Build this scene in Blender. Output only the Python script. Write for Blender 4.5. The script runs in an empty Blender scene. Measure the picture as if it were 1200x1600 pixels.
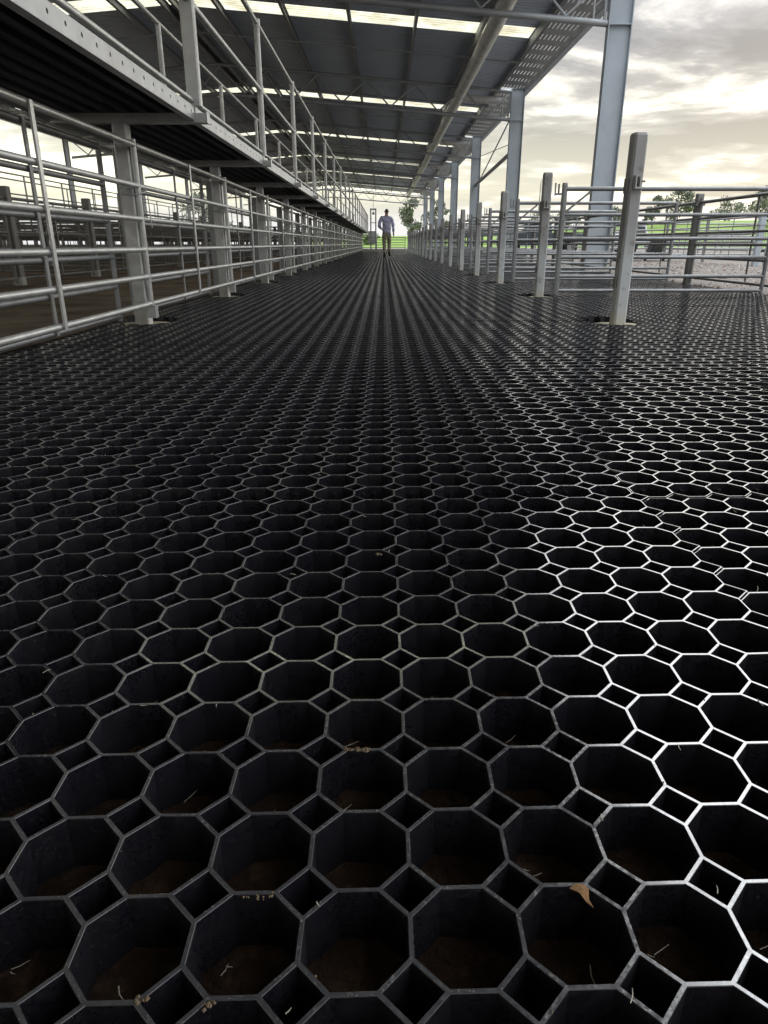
import bpy, bmesh, math, random
from mathutils import Vector, Matrix, Euler, noise

R = math.radians
PI = math.pi
random.seed(7)
scene = bpy.context.scene
C = scene.collection

# ------------------------------------------------------------------ camera
CAM_H = 0.52
cam_d = bpy.data.cameras.new('camera')
cam = bpy.data.objects.new('camera', cam_d)
C.objects.link(cam)
cam_d.sensor_fit = 'VERTICAL'
cam_d.sensor_height = 36.0
cam_d.lens = 36.0 * 1085.0 / 1600.0
cam_d.clip_start = 0.02
cam_d.clip_end = 5000
cam.location = (0.0, 0.0, CAM_H)
cam.rotation_euler = (R(90 - 21.12), 0, 0)
scene.camera = cam

# ------------------------------------------------------------------ light, sky, exposure
SUN_EL, SUN_AZ = 19.0, 30.0         # azimuth measured from +Y towards +X
scene.view_settings.view_transform = 'Standard'
scene.view_settings.look = 'None'
scene.view_settings.gamma = 1.0
scene.view_settings.use_curve_mapping = False
scene.view_settings.exposure = 1.2
scene.render.engine = 'CYCLES'
cy = scene.cycles
cy.use_denoising = True
try:
    cy.denoiser = 'OPENIMAGEDENOISE'
except Exception:
    pass
cy.max_bounces = 8
cy.diffuse_bounces = 5
cy.glossy_bounces = 4
cy.transmission_bounces = 4
cy.transparent_max_bounces = 8
cy.sample_clamp_indirect = 6.0
cy.caustics_reflective = False
cy.caustics_refractive = False

sd = bpy.data.lights.new('sun', 'SUN')
sun = bpy.data.objects.new('sun', sd)
C.objects.link(sun)
sd.energy = 0.5
sd.angle = R(62)
sd.color = (1.0, 0.97, 0.91)
sv = Vector((math.sin(R(SUN_AZ)) * math.cos(R(SUN_EL)), math.cos(R(SUN_AZ)) * math.cos(R(SUN_EL)), math.sin(R(SUN_EL))))
sun.rotation_euler = sv.to_track_quat('Z', 'Y').to_euler()

world = bpy.data.worlds.new('World')
scene.world = world
world.use_nodes = True
wn = world.node_tree
wn.nodes.clear()


def nd(tree, t, **kw):
    n = tree.nodes.new(t)
    for k, v in kw.items():
        setattr(n, k, v)
    return n


def math_node(tree, op, a=None, b=None, c=None, clamp=False):
    n = tree.nodes.new('ShaderNodeMath')
    n.operation = op
    n.use_clamp = clamp
    for i, v in enumerate((a, b, c)):
        if v is None:
            continue
        if isinstance(v, (int, float)):
            n.inputs[i].default_value = v
        else:
            tree.links.new(v, n.inputs[i])
    return n.outputs[0]


def mixc(tree, fac, a, b, blend='MIX'):
    n = tree.nodes.new('ShaderNodeMix')
    n.data_type = 'RGBA'
    n.blend_type = blend
    n.clamp_factor = True
    for sock, v in ((n.inputs[0], fac), (n.inputs[6], a), (n.inputs[7], b)):
        if isinstance(v, (int, float)):
            sock.default_value = v
        elif isinstance(v, tuple):
            sock.default_value = (v[0], v[1], v[2], 1.0)
        else:
            tree.links.new(v, sock)
    return n.outputs[2]


def ramp(tree, fac, stops):
    n = tree.nodes.new('ShaderNodeValToRGB')
    el = n.color_ramp.elements
    while len(el) < len(stops):
        el.new(0.5)
    for e, (p, c) in zip(el, stops):
        e.position = p
        e.color = (c, c, c, 1) if isinstance(c, (int, float)) else (c[0], c[1], c[2], 1)
    tree.links.new(fac, n.inputs[0])
    return n.outputs[0]


def build_world():
    t = wn
    out = nd(t, 'ShaderNodeOutputWorld')
    bg = nd(t, 'ShaderNodeBackground')
    bg.inputs[1].default_value = 0.1
    sky = nd(t, 'ShaderNodeTexSky')
    sky.sky_type = 'NISHITA'
    sky.sun_disc = False
    sky.sun_elevation = R(SUN_EL)
    sky.sun_rotation = R(SUN_AZ)
    sky.dust_density = 1.0
    co = nd(t, 'ShaderNodeTexCoord')
    sep = nd(t, 'ShaderNodeSeparateXYZ')
    t.links.new(co.outputs['Generated'], sep.inputs[0])
    X, Y, Z = sep.outputs
    zc = math_node(t, 'MAXIMUM', Z, 0.0)
    den = math_node(t, 'ADD', zc, 0.13)
    px = math_node(t, 'DIVIDE', X, den)
    py = math_node(t, 'DIVIDE', Y, den)
    cmb = nd(t, 'ShaderNodeCombineXYZ')
    t.links.new(px, cmb.inputs[0])
    t.links.new(math_node(t, 'MULTIPLY', py, 1.25), cmb.inputs[1])

    def nz(scale, detail, rough, off, dist=0.0):
        m = nd(t, 'ShaderNodeMapping')
        m.inputs['Location'].default_value = off
        t.links.new(cmb.outputs[0], m.inputs[0])
        n = nd(t, 'ShaderNodeTexNoise')
        n.inputs['Scale'].default_value = scale
        n.inputs['Detail'].default_value = detail
        n.inputs['Roughness'].default_value = rough
        n.inputs['Distortion'].default_value = dist
        t.links.new(m.outputs[0], n.inputs['Vector'])
        return n.outputs[0]
    n1 = nz(1.15, 8.0, 0.55, (3.1, 7.7, 0.0), 0.35)
    n2 = nz(3.6, 6.0, 0.6, (13.1, 2.2, 5.0), 0.3)
    f = math_node(t, 'ADD', math_node(t, 'MULTIPLY', n1, 0.78), math_node(t, 'MULTIPLY', n2, 0.22))
    # grey cloud bellies against bright cream breaks
    cl = ramp(t, f, [(0.39, (1.10, 1.07, 0.97)), (0.445, (0.64, 0.615, 0.58)), (0.485, (0.36, 0.355, 0.36)),
                     (0.55, (0.235, 0.235, 0.24))])
    # warm cream glow low down, cool pale band at the very horizon
    warm = ramp(t, zc, [(0.0, 0.0), (0.025, 0.3), (0.065, 0.80), (0.13, 0.32), (0.21, 0.0)])
    cl = mixc(t, warm, cl, (2.30, 2.26, 2.06), 'MULTIPLY')
    glow = math_node(t, 'SUBTRACT', math_node(t, 'MULTIPLY', Y, 0.90), math_node(t, 'MULTIPLY', X, 0.44))
    front = math_node(t, 'POWER', math_node(t, 'MAXIMUM', glow, 0.0), 3.0)
    wf = math_node(t, 'MULTIPLY', warm, math_node(t, 'MULTIPLY', front, 0.72))
    c1 = mixc(t, wf, cl, (1.62, 1.55, 1.12))
    low = ramp(t, zc, [(0.0, 0.85), (0.02, 0.75), (0.055, 0.0), (1.0, 0.0)])
    c2 = mixc(t, low, c1, (1.08, 1.10, 1.14))
    # higher up and behind the camera the deck is a cooler grey
    c2 = mixc(t, ramp(t, zc, [(0.2, 0.0), (0.5, 0.8)]), c2, (0.80, 0.85, 0.92))
    # overcast luminance grows towards the zenith
    lum = math_node(t, 'ADD', math_node(t, 'MULTIPLY', math_node(t, 'POWER', zc, 1.6), 2.2), 0.51)
    v = nd(t, 'ShaderNodeVectorMath', operation='SCALE')
    t.links.new(c2, v.inputs[0])
    t.links.new(math_node(t, 'MULTIPLY', lum, 8.0), v.inputs['Scale'])
    # a little of the physical sky shows through the deck
    res = mixc(t, 0.97, sky.outputs[0], v.outputs[0])
    t.links.new(res, bg.inputs[0])
    t.links.new(bg.outputs[0], out.inputs[0])


build_world()

# ------------------------------------------------------------------ materials
MATS = {}


def principled(name, base, rough=0.5, metal=0.0, spec=0.5, var=0.25, nscale=6.0, rvar=0.1, bump=0.0, bscale=60.0,
               dirt=None, dirt_amt=0.0, dirt_scale=3.0, dirt_lo=0.5, dirt_hi=0.7, coord='Object'):
    if name in MATS:
        return MATS[name]
    m = bpy.data.materials.new(name)
    m.use_nodes = True
    t = m.node_tree
    t.nodes.clear()
    out = nd(t, 'ShaderNodeOutputMaterial')
    b = nd(t, 'ShaderNodeBsdfPrincipled')
    t.links.new(b.outputs[0], out.inputs[0])
    co = nd(t, 'ShaderNodeTexCoord')
    src = co.outputs[coord]
    if coord == 'World':
        src = co.outputs['Object']

    def nz(scale, detail=5.0, rough_=0.55):
        n = nd(t, 'ShaderNodeTexNoise')
        n.inputs['Scale'].default_value = scale
        n.inputs['Detail'].default_value = detail
        n.inputs['Roughness'].default_value = rough_
        t.links.new(src, n.inputs['Vector'])
        return n.outputs[0]
    n = nz(nscale)
    k = math_node(t, 'ADD', math_node(t, 'MULTIPLY', math_node(t, 'SUBTRACT', n, 0.5), var * 4), 1.0)
    v = nd(t, 'ShaderNodeVectorMath', operation='SCALE')
    v.inputs[0].default_value = base
    t.links.new(k, v.inputs['Scale'])
    col = v.outputs[0]
    if dirt is not None:
        d = ramp(t, nz(dirt_scale, 8.0, 0.65), [(dirt_lo, 0.0), (dirt_hi, 1.0)])
        col = mixc(t, math_node(t, 'MULTIPLY', d, dirt_amt), col, dirt)
    t.links.new(col, b.inputs['Base Color'])
    r = math_node(t, 'ADD', math_node(t, 'MULTIPLY', math_node(t, 'SUBTRACT', nz(nscale * 2.3), 0.5), rvar * 4), rough, clamp=True)
    t.links.new(r, b.inputs['Roughness'])
    b.inputs['Metallic'].default_value = metal
    b.inputs['Specular IOR Level'].default_value = spec
    if bump:
        bp = nd(t, 'ShaderNodeBump')
        bp.inputs['Strength'].default_value = bump
        bp.inputs['Distance'].default_value = 0.01
        t.links.new(nz(bscale, 6.0, 0.6), bp.inputs['Height'])
        t.links.new(bp.outputs[0], b.inputs['Normal'])
    MATS[name] = m
    return m


M_GALV = principled('galvanised_pipe', (0.58, 0.58, 0.56), 0.42, 0.55, 0.5, 0.14, 9, 0.10, 0.10, 80,
                    dirt=(0.33, 0.30, 0.25), dirt_amt=0.5, dirt_scale=5, dirt_lo=0.5, dirt_hi=0.75)
M_GALV_SHADE = principled('shaded_galvanised_pipe', (0.33, 0.335, 0.335), 0.5, 0.45, 0.5, 0.14, 9, 0.1, 0.1, 80,
                    dirt=(0.24, 0.22, 0.18), dirt_amt=0.5, dirt_scale=5)  # galvanised copy with backlit shade put into its darker colour
M_GALV_OLD = principled('weathered_pipe', (0.27, 0.265, 0.25), 0.55, 0.35, 0.5, 0.18, 8, 0.1, 0.1, 70,
                        dirt=(0.13, 0.11, 0.085), dirt_amt=0.6, dirt_scale=4)
M_STEEL = principled('bluish_steel', (0.41, 0.455, 0.49), 0.5, 0.25, 0.4, 0.09, 2.2, 0.08, 0.05, 30,
                     dirt=(0.30, 0.33, 0.36), dirt_amt=0.5, dirt_scale=1.3, dirt_lo=0.55, dirt_hi=0.72)
M_TRUSS = principled('truss_steel', (0.40, 0.42, 0.43), 0.5, 0.3, 0.4, 0.1, 4, 0.08)
M_FASCIA = principled('fascia_steel', (0.47, 0.48, 0.48), 0.4, 0.4, 0.5, 0.10, 5, 0.1, 0.06, 60,
                      dirt=(0.36, 0.34, 0.30), dirt_amt=0.45, dirt_scale=6)
M_DECK = principled('deck_underside', (0.17, 0.17, 0.18), 0.7, 0.2, 0.3, 0.2, 3, 0.08)
M_ROOF = principled('roof_sheet', (0.60, 0.68, 0.80), 0.5, 0.1, 0.5, 0.07, 1.2, 0.08)
M_PURLIN = principled('purlin_steel', (0.34, 0.35, 0.36), 0.5, 0.35, 0.5, 0.1, 3, 0.08)
M_PIPE = principled('pale_pipe', (0.76, 0.75, 0.71), 0.4, 0.1, 0.5, 0.1, 2.5, 0.1, dirt=(0.36, 0.33, 0.27), dirt_amt=0.5, dirt_scale=2)
M_CONC = principled('footing_concrete', (0.40, 0.36, 0.26), 0.9, 0, 0.3, 0.2, 18, 0.05, 0.3, 90,
                    dirt=(0.20, 0.17, 0.10), dirt_amt=0.6, dirt_scale=9)
M_SLEEVE = principled('limed_base', (0.62, 0.61, 0.56), 0.75, 0.05, 0.3, 0.1, 14, 0.05, 0.1, 90,
                      dirt=(0.32, 0.28, 0.20), dirt_amt=0.5, dirt_scale=12)
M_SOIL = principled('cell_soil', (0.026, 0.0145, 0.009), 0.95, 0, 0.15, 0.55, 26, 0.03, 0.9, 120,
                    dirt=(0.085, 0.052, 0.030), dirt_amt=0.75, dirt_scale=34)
M_DIRT = principled('pen_dirt', (0.22, 0.172, 0.122), 0.95, 0, 0.15, 0.25, 3.0, 0.03, 0.6, 40,
                    dirt=(0.075, 0.054, 0.038), dirt_amt=0.8, dirt_scale=1.1, dirt_lo=0.42, dirt_hi=0.62)
M_GRAVEL = principled('gravel', (0.20, 0.18, 0.16), 0.95, 0, 0.2, 0.42, 9.0, 0.03, 1.0, 22,
                      dirt=(0.15, 0.12, 0.10), dirt_amt=0.8, dirt_scale=2.2, dirt_lo=0.48, dirt_hi=0.62)
M_GRASS = principled('bank_grass', (0.18, 0.275, 0.06), 0.9, 0, 0.2, 0.22, 0.12, 0.03, 0.6, 3,
                     dirt=(0.20, 0.26, 0.06), dirt_amt=0.6, dirt_scale=0.06)
M_BARK = principled('bark', (0.20, 0.17, 0.14), 0.9, 0, 0.2, 0.2, 3, 0.03)
M_LEAF = principled('gum_leaves', (0.19, 0.205, 0.15), 0.65, 0, 0.3, 0.35, 0.9, 0.05)
M_BUSH = principled('bush_leaves', (0.10, 0.14, 0.035), 0.65, 0, 0.3, 0.35, 1.1, 0.05)
M_SHIRT = principled('shirt_cloth', (0.70, 0.71, 0.98), 0.85, 0, 0.2, 0.06, 12, 0.03, 0.25, 14)
M_TROUSER = principled('khaki_cloth', (0.46, 0.41, 0.31), 0.9, 0, 0.2, 0.08, 10, 0.03, 0.25, 14)
M_BOOT = principled('boot_leather', (0.035, 0.028, 0.022), 0.55, 0, 0.4, 0.1, 10)
M_SKIN = principled('skin', (0.40, 0.24, 0.17), 0.55, 0, 0.4, 0.06, 10)
M_HAIR = principled('hair', (0.10, 0.085, 0.075), 0.7, 0, 0.3, 0.2, 40)
M_BLACK = principled('black_paint', (0.02, 0.02, 0.022), 0.45, 0, 0.5, 0.1, 5)
M_WHITE = principled('white_paint', (0.74, 0.76, 0.77), 0.4, 0, 0.5, 0.04, 3)
M_CARDARK = principled('dark_car_paint', (0.06, 0.075, 0.085), 0.25, 0.1, 0.6, 0.04, 3)
M_TYRE = principled('tyre', (0.02, 0.02, 0.02), 0.9, 0, 0.2, 0.1, 9)
M_GLASS = principled('car_glass', (0.015, 0.02, 0.024), 0.06, 0, 0.8, 0.02, 2)
M_STRAW_GLINT = principled('straw_and_glints', (0.50, 0.46, 0.37), 0.7, 0, 0.4, 0.2, 60)  # real stalks, and pale slivers that stand in for cell glints
M_MUD = principled('mud_crumbs', (0.19, 0.14, 0.09), 0.95, 0, 0.2, 0.4, 120, 0.03)
M_DRYLEAF = principled('dry_leaf', (0.30, 0.17, 0.08), 0.8, 0, 0.3, 0.3, 80, 0.05, 0.4, 300)


def rubber(name, base, rough, spec, dust, dust_amt, ior):
    m = bpy.data.materials.new(name)
    m.use_nodes = True
    t = m.node_tree
    t.nodes.clear()
    out = nd(t, 'ShaderNodeOutputMaterial')
    b = nd(t, 'ShaderNodeBsdfPrincipled')
    t.links.new(b.outputs[0], out.inputs[0])
    g = nd(t, 'ShaderNodeNewGeometry')

    def nz(scale, detail=6.0, r=0.6):
        n = nd(t, 'ShaderNodeTexNoise')
        n.inputs['Scale'].default_value = scale
        n.inputs['Detail'].default_value = detail
        n.inputs['Roughness'].default_value = r
        t.links.new(g.outputs['Position'], n.inputs['Vector'])
        return n.outputs[0]
    big = ramp(t, nz(2.6), [(0.36, 0.15), (0.66, 1.0)])
    fine = ramp(t, nz(210.0, 4.0, 0.7), [(0.42, 0.0), (0.68, 1.0)])
    speck = ramp(t, nz(420.0, 2.0, 0.5), [(0.655, 0.0), (0.70, 1.0)])
    f = math_node(t, 'MULTIPLY', math_node(t, 'MULTIPLY', big, fine), dust_amt)
    col = mixc(t, f, base, dust)
    col = mixc(t, math_node(t, 'MULTIPLY', speck, dust_amt * 0.9), col, tuple(min(1, c * 2.6) for c in dust))
    t.links.new(col, b.inputs['Base Color'])
    patch = ramp(t, nz(13.0, 5.0, 0.65), [(0.40, 0.0), (0.66, 1.0)])
    rr = math_node(t, 'ADD', math_node(t, 'MULTIPLY', math_node(t, 'ADD', math_node(t, 'MULTIPLY', fine, 1.2), patch), 0.12), rough, clamp=True)
    t.links.new(rr, b.inputs['Roughness'])
    b.inputs['Specular IOR Level'].default_value = spec
    b.inputs['IOR'].default_value = ior
    if ior > 2:
        b.inputs['Coat Weight'].default_value = 0.4
        b.inputs['Coat IOR'].default_value = 2.0
        t.links.new(math_node(t, 'MULTIPLY', rr, 0.75), b.inputs['Coat Roughness'])
    bp = nd(t, 'ShaderNodeBump')
    bp.inputs['Strength'].default_value = 0.05
    bp.inputs['Distance'].default_value = 0.001
    t.links.new(nz(160.0, 3.0), bp.inputs['Height'])
    t.links.new(bp.outputs[0], b.inputs['Normal'])
    MATS[name] = m
    return m


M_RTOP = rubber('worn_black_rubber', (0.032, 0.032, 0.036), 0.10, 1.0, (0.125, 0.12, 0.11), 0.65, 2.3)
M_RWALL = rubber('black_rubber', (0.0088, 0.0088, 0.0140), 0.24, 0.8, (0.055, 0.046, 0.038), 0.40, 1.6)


def skylight_mat():
    m = bpy.data.materials.new('translucent_fibreglass')
    m.use_nodes = True
    t = m.node_tree
    t.nodes.clear()
    out = nd(t, 'ShaderNodeOutputMaterial')
    tr = nd(t, 'ShaderNodeBsdfTranslucent')
    tr.inputs[0].default_value = (0.60, 0.57, 0.42, 1)
    df = nd(t, 'ShaderNodeBsdfDiffuse')
    df.inputs[0].default_value = (0.7, 0.68, 0.55, 1)
    mx = nd(t, 'ShaderNodeMixShader')
    mx.inputs[0].default_value = 0.15
    co = nd(t, 'ShaderNodeTexCoord')
    nn = nd(t, 'ShaderNodeTexNoise')
    nn.inputs['Scale'].default_value = 1.7
    nn.inputs['Detail'].default_value = 7.0
    t.links.new(co.outputs['Object'], nn.inputs['Vector'])
    t.links.new(ramp(t, nn.outputs[0], [(0.35, (0.48, 0.43, 0.29)), (0.62, (0.74, 0.71, 0.55))]), tr.inputs[0])
    t.links.new(tr.outputs[0], mx.inputs[1])
    t.links.new(df.outputs[0], mx.inputs[2])
    t.links.new(mx.outputs[0], out.inputs[0])
    return m


M_SKYL = skylight_mat()


def weathered_post_mat():
    """square post whose lower part is rubbed pale by the sheep"""
    m = bpy.data.materials.new('rubbed_post')
    m.use_nodes = True
    t = m.node_tree
    t.nodes.clear()
    out = nd(t, 'ShaderNodeOutputMaterial')
    b = nd(t, 'ShaderNodeBsdfPrincipled')
    t.links.new(b.outputs[0], out.inputs[0])
    co = nd(t, 'ShaderNodeTexCoord')
    oi = nd(t, 'ShaderNodeObjectInfo')
    ad = nd(t, 'ShaderNodeVectorMath', operation='ADD')
    t.links.new(co.outputs['Object'], ad.inputs[0])
    sc = nd(t, 'ShaderNodeVectorMath', operation='SCALE')
    sc.inputs[0].default_value = (7, 5, 0)
    t.links.new(oi.outputs['Random'], sc.inputs['Scale'])
    t.links.new(sc.outputs[0], ad.inputs[1])

    def nz(scale, d=6.0):
        n = nd(t, 'ShaderNodeTexNoise')
        n.inputs['Scale'].default_value = scale
        n.inputs['Detail'].default_value = d
        n.inputs['Roughness'].default_value = 0.62
        t.links.new(ad.outputs[0], n.inputs['Vector'])
        return n.outputs[0]
    sep = nd(t, 'ShaderNodeSeparateXYZ')
    t.links.new(co.outputs['Object'], sep.inputs[0])
    h = math_node(t, 'ADD', sep.outputs[2], math_node(t, 'MULTIPLY', math_node(t, 'SUBTRACT', nz(4.5), 0.5), 0.7))
    low = ramp(t, h, [(0.40, 1.0), (0.66, 0.0)])
    c = mixc(t, nz(9.0), (0.36, 0.35, 0.345), (0.50, 0.49, 0.48))
    c = mixc(t, math_node(t, 'MULTIPLY', low, 0.85), c, (0.66, 0.68, 0.67))
    d = ramp(t, nz(16.0, 8.0), [(0.56, 0.0), (0.68, 1.0)])
    c = mixc(t, math_node(t, 'MULTIPLY', d, 0.6), c, (0.20, 0.18, 0.16))
    base = ramp(t, sep.outputs[2], [(0.0, 1.0), (0.10, 0.0)])
    c = mixc(t, math_node(t, 'MULTIPLY', base, 0.45), c, (0.50, 0.44, 0.30))
    t.links.new(c, b.inputs['Base Color'])
    b.inputs['Roughness'].default_value = 0.6
    b.inputs['Metallic'].default_value = 0.12
    bp = nd(t, 'ShaderNodeBump')
    bp.inputs['Strength'].default_value = 0.3
    bp.inputs['Distance'].default_value = 0.004
    t.links.new(nz(28.0), bp.inputs['Height'])
    t.links.new(bp.outputs[0], b.inputs['Normal'])
    return m


M_POST = weathered_post_mat()


# ------------------------------------------------------------------ mesh building
class MB:
    def __init__(self):
        self.v = []
        self.f = []
        self.s = []
        self.mi = []

    def add(self, verts, faces, smooth=False, mi=0):
        o = len(self.v)
        self.v.extend(verts)
        for f in faces:
            self.f.append(tuple(i + o for i in f))
            self.s.append(smooth)
            self.mi.append(mi)
        return self

    def box(self, a, b, mi=0):
        x0, y0, z0 = a
        x1, y1, z1 = b
        self.add([(x0, y0, z0), (x1, y0, z0), (x1, y1, z0), (x0, y1, z0), (x0, y0, z1), (x1, y0, z1), (x1, y1, z1), (x0, y1, z1)],
                 [(0, 3, 2, 1), (4, 5, 6, 7), (0, 1, 5, 4), (1, 2, 6, 5), (2, 3, 7, 6), (3, 0, 4, 7)], False, mi)
        return self

    def obox(self, p, q, w, h, up=(0, 0, 1)):
        """bar from p to q, w across and h along up"""
        p = Vector(p); q = Vector(q)
        d = (q - p).normalized()
        u = Vector(up)
        s = d.cross(u).normalized() * (w / 2)
        u2 = s.normalized().cross(d).normalized() * (h / 2)
        vs = []
        for c in (p, q):
            vs += [c - s - u2, c + s - u2, c + s + u2, c - s + u2]
        self.add([tuple(x) for x in vs], [(0, 1, 2, 3), (7, 6, 5, 4), (0, 4, 5, 1), (1, 5, 6, 2), (2, 6, 7, 3), (3, 7, 4, 0)])
        return self

    def tube(self, p, q, r, n=10, r2=None, caps=True):
        p = Vector(p); q = Vector(q)
        r2 = r if r2 is None else r2
        d = (q - p).normalized()
        a = Vector((0, 0, 1)) if abs(d.z) < 0.9 else Vector((1, 0, 0))
        s = d.cross(a).normalized()
        u = s.cross(d).normalized()
        vs = []
        for c, rr in ((p, r), (q, r2)):
            for i in range(n):
                t = 2 * PI * i / n
                vs.append(tuple(c + s * (rr * math.cos(t)) + u * (rr * math.sin(t))))
        self.add(vs, [(i, (i + 1) % n, n + (i + 1) % n, n + i) for i in range(n)], True)
        if caps:
            self.add([vs[i] for i in range(n)], [tuple(range(n - 1, -1, -1))])
            self.add([vs[n + i] for i in range(n)], [tuple(range(n))])
        return self

    def path(self, pts, r, n=8):
        for i in range(len(pts) - 1):
            self.tube(pts[i], pts[i + 1], r, n)
        return self

    def prism(self, poly, z0, z1):
        n = len(poly)
        vs = [(x, y, z0) for x, y in poly] + [(x, y, z1) for x, y in poly]
        self.add(vs, [tuple(range(n - 1, -1, -1)), tuple(range(n, 2 * n))] + [(i, (i + 1) % n, n + (i + 1) % n, n + i) for i in range(n)])
        return self

    def mesh(self, name, mats):
        me = bpy.data.meshes.new(name)
        me.from_pydata(self.v, [], self.f)
        if not isinstance(mats, (list, tuple)):
            mats = [mats]
        for m in mats:
            me.materials.append(m)
        me.polygons.foreach_set('use_smooth', self.s)
        me.polygons.foreach_set('material_index', self.mi)
        me.update()
        return me


def link(name, me, parent=None, loc=(0, 0, 0), rot=(0, 0, 0)):
    o = bpy.data.objects.new(name, me)
    C.objects.link(o)
    o.location = loc
    o.rotation_euler = rot
    if parent is not None:
        o.parent = parent
    return o


def tag(o, label, cat, group=None):
    o['label'] = label
    o['category'] = cat
    if group:
        o['group'] = group
    return o


def struct(o, label=None):
    o['kind'] = 'structure'
    if label:
        o['label'] = label
    return o


def thing(name, label, cat, loc=(0, 0, 0), rz=0.0, group=None):
    return tag(link(name, None, None, loc, (0, 0, rz)), label, cat, group)


def dup(root, loc, rz, label, group):
    r = root.copy()
    C.objects.link(r)
    r.location = loc
    r.rotation_euler = (0, 0, rz)
    r['label'] = label
    if group:
        r['group'] = group
    for ch in list(root.children):
        c = ch.copy()
        C.objects.link(c)
        c.parent = r
        for g in list(ch.children):
            d = g.copy()
            C.objects.link(d)
            d.parent = c
    return r


ORD = ['nearest', 'second', 'third', 'fourth', 'fifth', 'sixth', 'seventh', 'eighth', 'ninth', 'tenth', 'eleventh', 'twelfth',
       'thirteenth', 'fourteenth', 'fifteenth', 'sixteenth', 'seventeenth', 'eighteenth', 'nineteenth', 'twentieth',
       'twenty-first', 'twenty-second', 'twenty-third', 'twenty-fourth']

# ------------------------------------------------------------------ ground
S = 0.0892
NP = 14
PX0 = 0.068 - S / 2 - 22 * S          # left edge of the rubber mats
NCOL, NROW = 5, 44
SHEAR = 0.0285
PY0 = 1.4229 - 2 * NP * S
MX0, MX1 = PX0, PX0 + NCOL * NP * S
MY0, MY1 = PY0, PY0 + NROW * NP * S


def sheet(name, rects, z, mat, kind='structure', label=None):
    mb = MB()
    for (x0, y0, x1, y1) in rects:
        mb.add([(x0, y0, z), (x1, y0, z), (x1, y1, z), (x0, y1, z)], [(0, 1, 2, 3)])
    o = link(name, mb.mesh(name, mat))
    o['kind'] = kind
    if label:
        o['label'] = label
    return o


BIG = 2500
e = 0.03
gx0, gx1, gy0, gy1 = MX0 - 0.0, MX1 + 0.0, MY0 - 0.1, MY1 + 0.15
# ground ring with the mat pit cut out of it (the far/near rims are slanted with the mat rows)
mbg = MB()
zg = -0.012
sl = lambda x: SHEAR * x
ring_in = [(gx0, gy0 + sl(gx0)), (gx1, gy0 + sl(gx1)), (gx1, gy1 + sl(gx1)), (gx0, gy1 + sl(gx0))]
ring_out = [(-BIG, -60), (BIG, -60), (BIG, BIG), (-BIG, BIG)]
vs = [(x, y, zg) for x, y in ring_in] + [(x, y, zg) for x, y in ring_out] + [(x, y, -0.16) for x, y in ring_in]
mbg.add(vs, [(0, 4, 5, 1), (1, 5, 6, 2), (2, 6, 7, 3), (3, 7, 4, 0), (0, 1, 9, 8), (1, 2, 10, 9), (2, 3, 11, 10), (3, 0, 8, 11)])
ground = struct(link('ground', mbg.mesh('ground', M_GRAVEL)))
# dirt floor of the covered pens on the left, with a softly uneven edge along the mats
mbd = MB()
ys = [-20 + 0.25 * i for i in range(int(110 / 0.25))]
pts = []
for y in ys:
    xx = MX0 + 0.02 + 0.045 * noise.noise(Vector((0.3, y * 0.9, 1.7)))
    xx = min(xx, MX0 + 0.045)
    pts.append(xx)
vs = []
for y, xx in zip(ys, pts):
    vs += [(-30.0, y, -0.004), (-4.0, y, -0.004), (xx - 0.25, y, -0.002), (xx, y, 0.004)]
fs = []
for i in range(len(ys) - 1):
    for k in range(3):
        a = i * 4 + k
        fs.append((a, a + 1, a + 5, a + 4))
mbd.add(vs, fs)
struct(link('pen_floor', mbd.mesh('pen_floor', M_DIRT)))

# gravel washed over the right rim of the mats
mbd = MB()
vs = []
ys = [-4 + 0.12 * i for i in range(480)]
for y in ys:
    q = 4.20 + 0.07 * noise.noise(Vector((1.3, y * 0.8, 4.7))) + 0.05 * noise.noise(Vector((9.3, y * 3.1, 4.7)))
    vs += [(q, y, 0.0035), (q + 0.12, y, 0.018 + 0.012 * noise.noise(Vector((2, y * 2, 0)))), (q + 0.5, y, 0.010 + 0.012 * noise.noise(Vector((7, y * 2, 0)))), (q + 1.6, y, -0.008)]
mbd.add(vs, [(i * 4 + k, i * 4 + k + 1, i * 4 + k + 5, i * 4 + k + 4) for i in range(len(ys) - 1) for k in range(3)], True)
struct(link('gravel_path', mbd.mesh('gravel_path', M_GRAVEL)))
rs = random.Random(5)
mst = [MB(), MB(), MB()]
for i in range(5200):
    yy = 6 + 22 * rs.random() ** 1.5
    xx = 4.16 + 5.5 * rs.random() ** 1.7
    r_ = rs.choice((0.012, 0.016, 0.02, 0.028, 0.04)) * rs.uniform(0.7, 1.2)
    m_ = rs.choice(mst)
    o_ = len(m_.v)
    z_ = 0.002 if xx < 5.5 else -0.008
    for d_ in ((1, 0, 0), (-1, 0, 0), (0, 1, 0), (0, -1, 0), (0, 0, 0.8), (0, 0, -0.8)):
        k_ = r_ * rs.uniform(0.6, 1.15)
        m_.v.append((xx + d_[0] * k_, yy + d_[1] * k_, z_ + d_[2] * k_))
    for f_ in ((0, 2, 4), (2, 1, 4), (1, 3, 4), (3, 0, 4), (2, 0, 5), (1, 2, 5), (3, 1, 5), (0, 3, 5)):
        m_.f.append(tuple(q + o_ for q in f_)); m_.s.append(False); m_.mi.append(0)
for m_, mt_ in zip(mst, (principled('stone_brown', (0.22, 0.15, 0.115), 0.9, 0, 0.2, 0.3, 5), principled('stone_grey', (0.33, 0.30, 0.275), 0.9, 0, 0.2, 0.3, 5), principled('stone_pale', (0.46, 0.42, 0.37), 0.9, 0, 0.2, 0.3, 5))):
    so = link('stones', m_.mesh('stones', mt_))
    so['kind'] = 'stuff'
    so['label'] = 'loose stones scattered on the gravel right of the mats'

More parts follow.
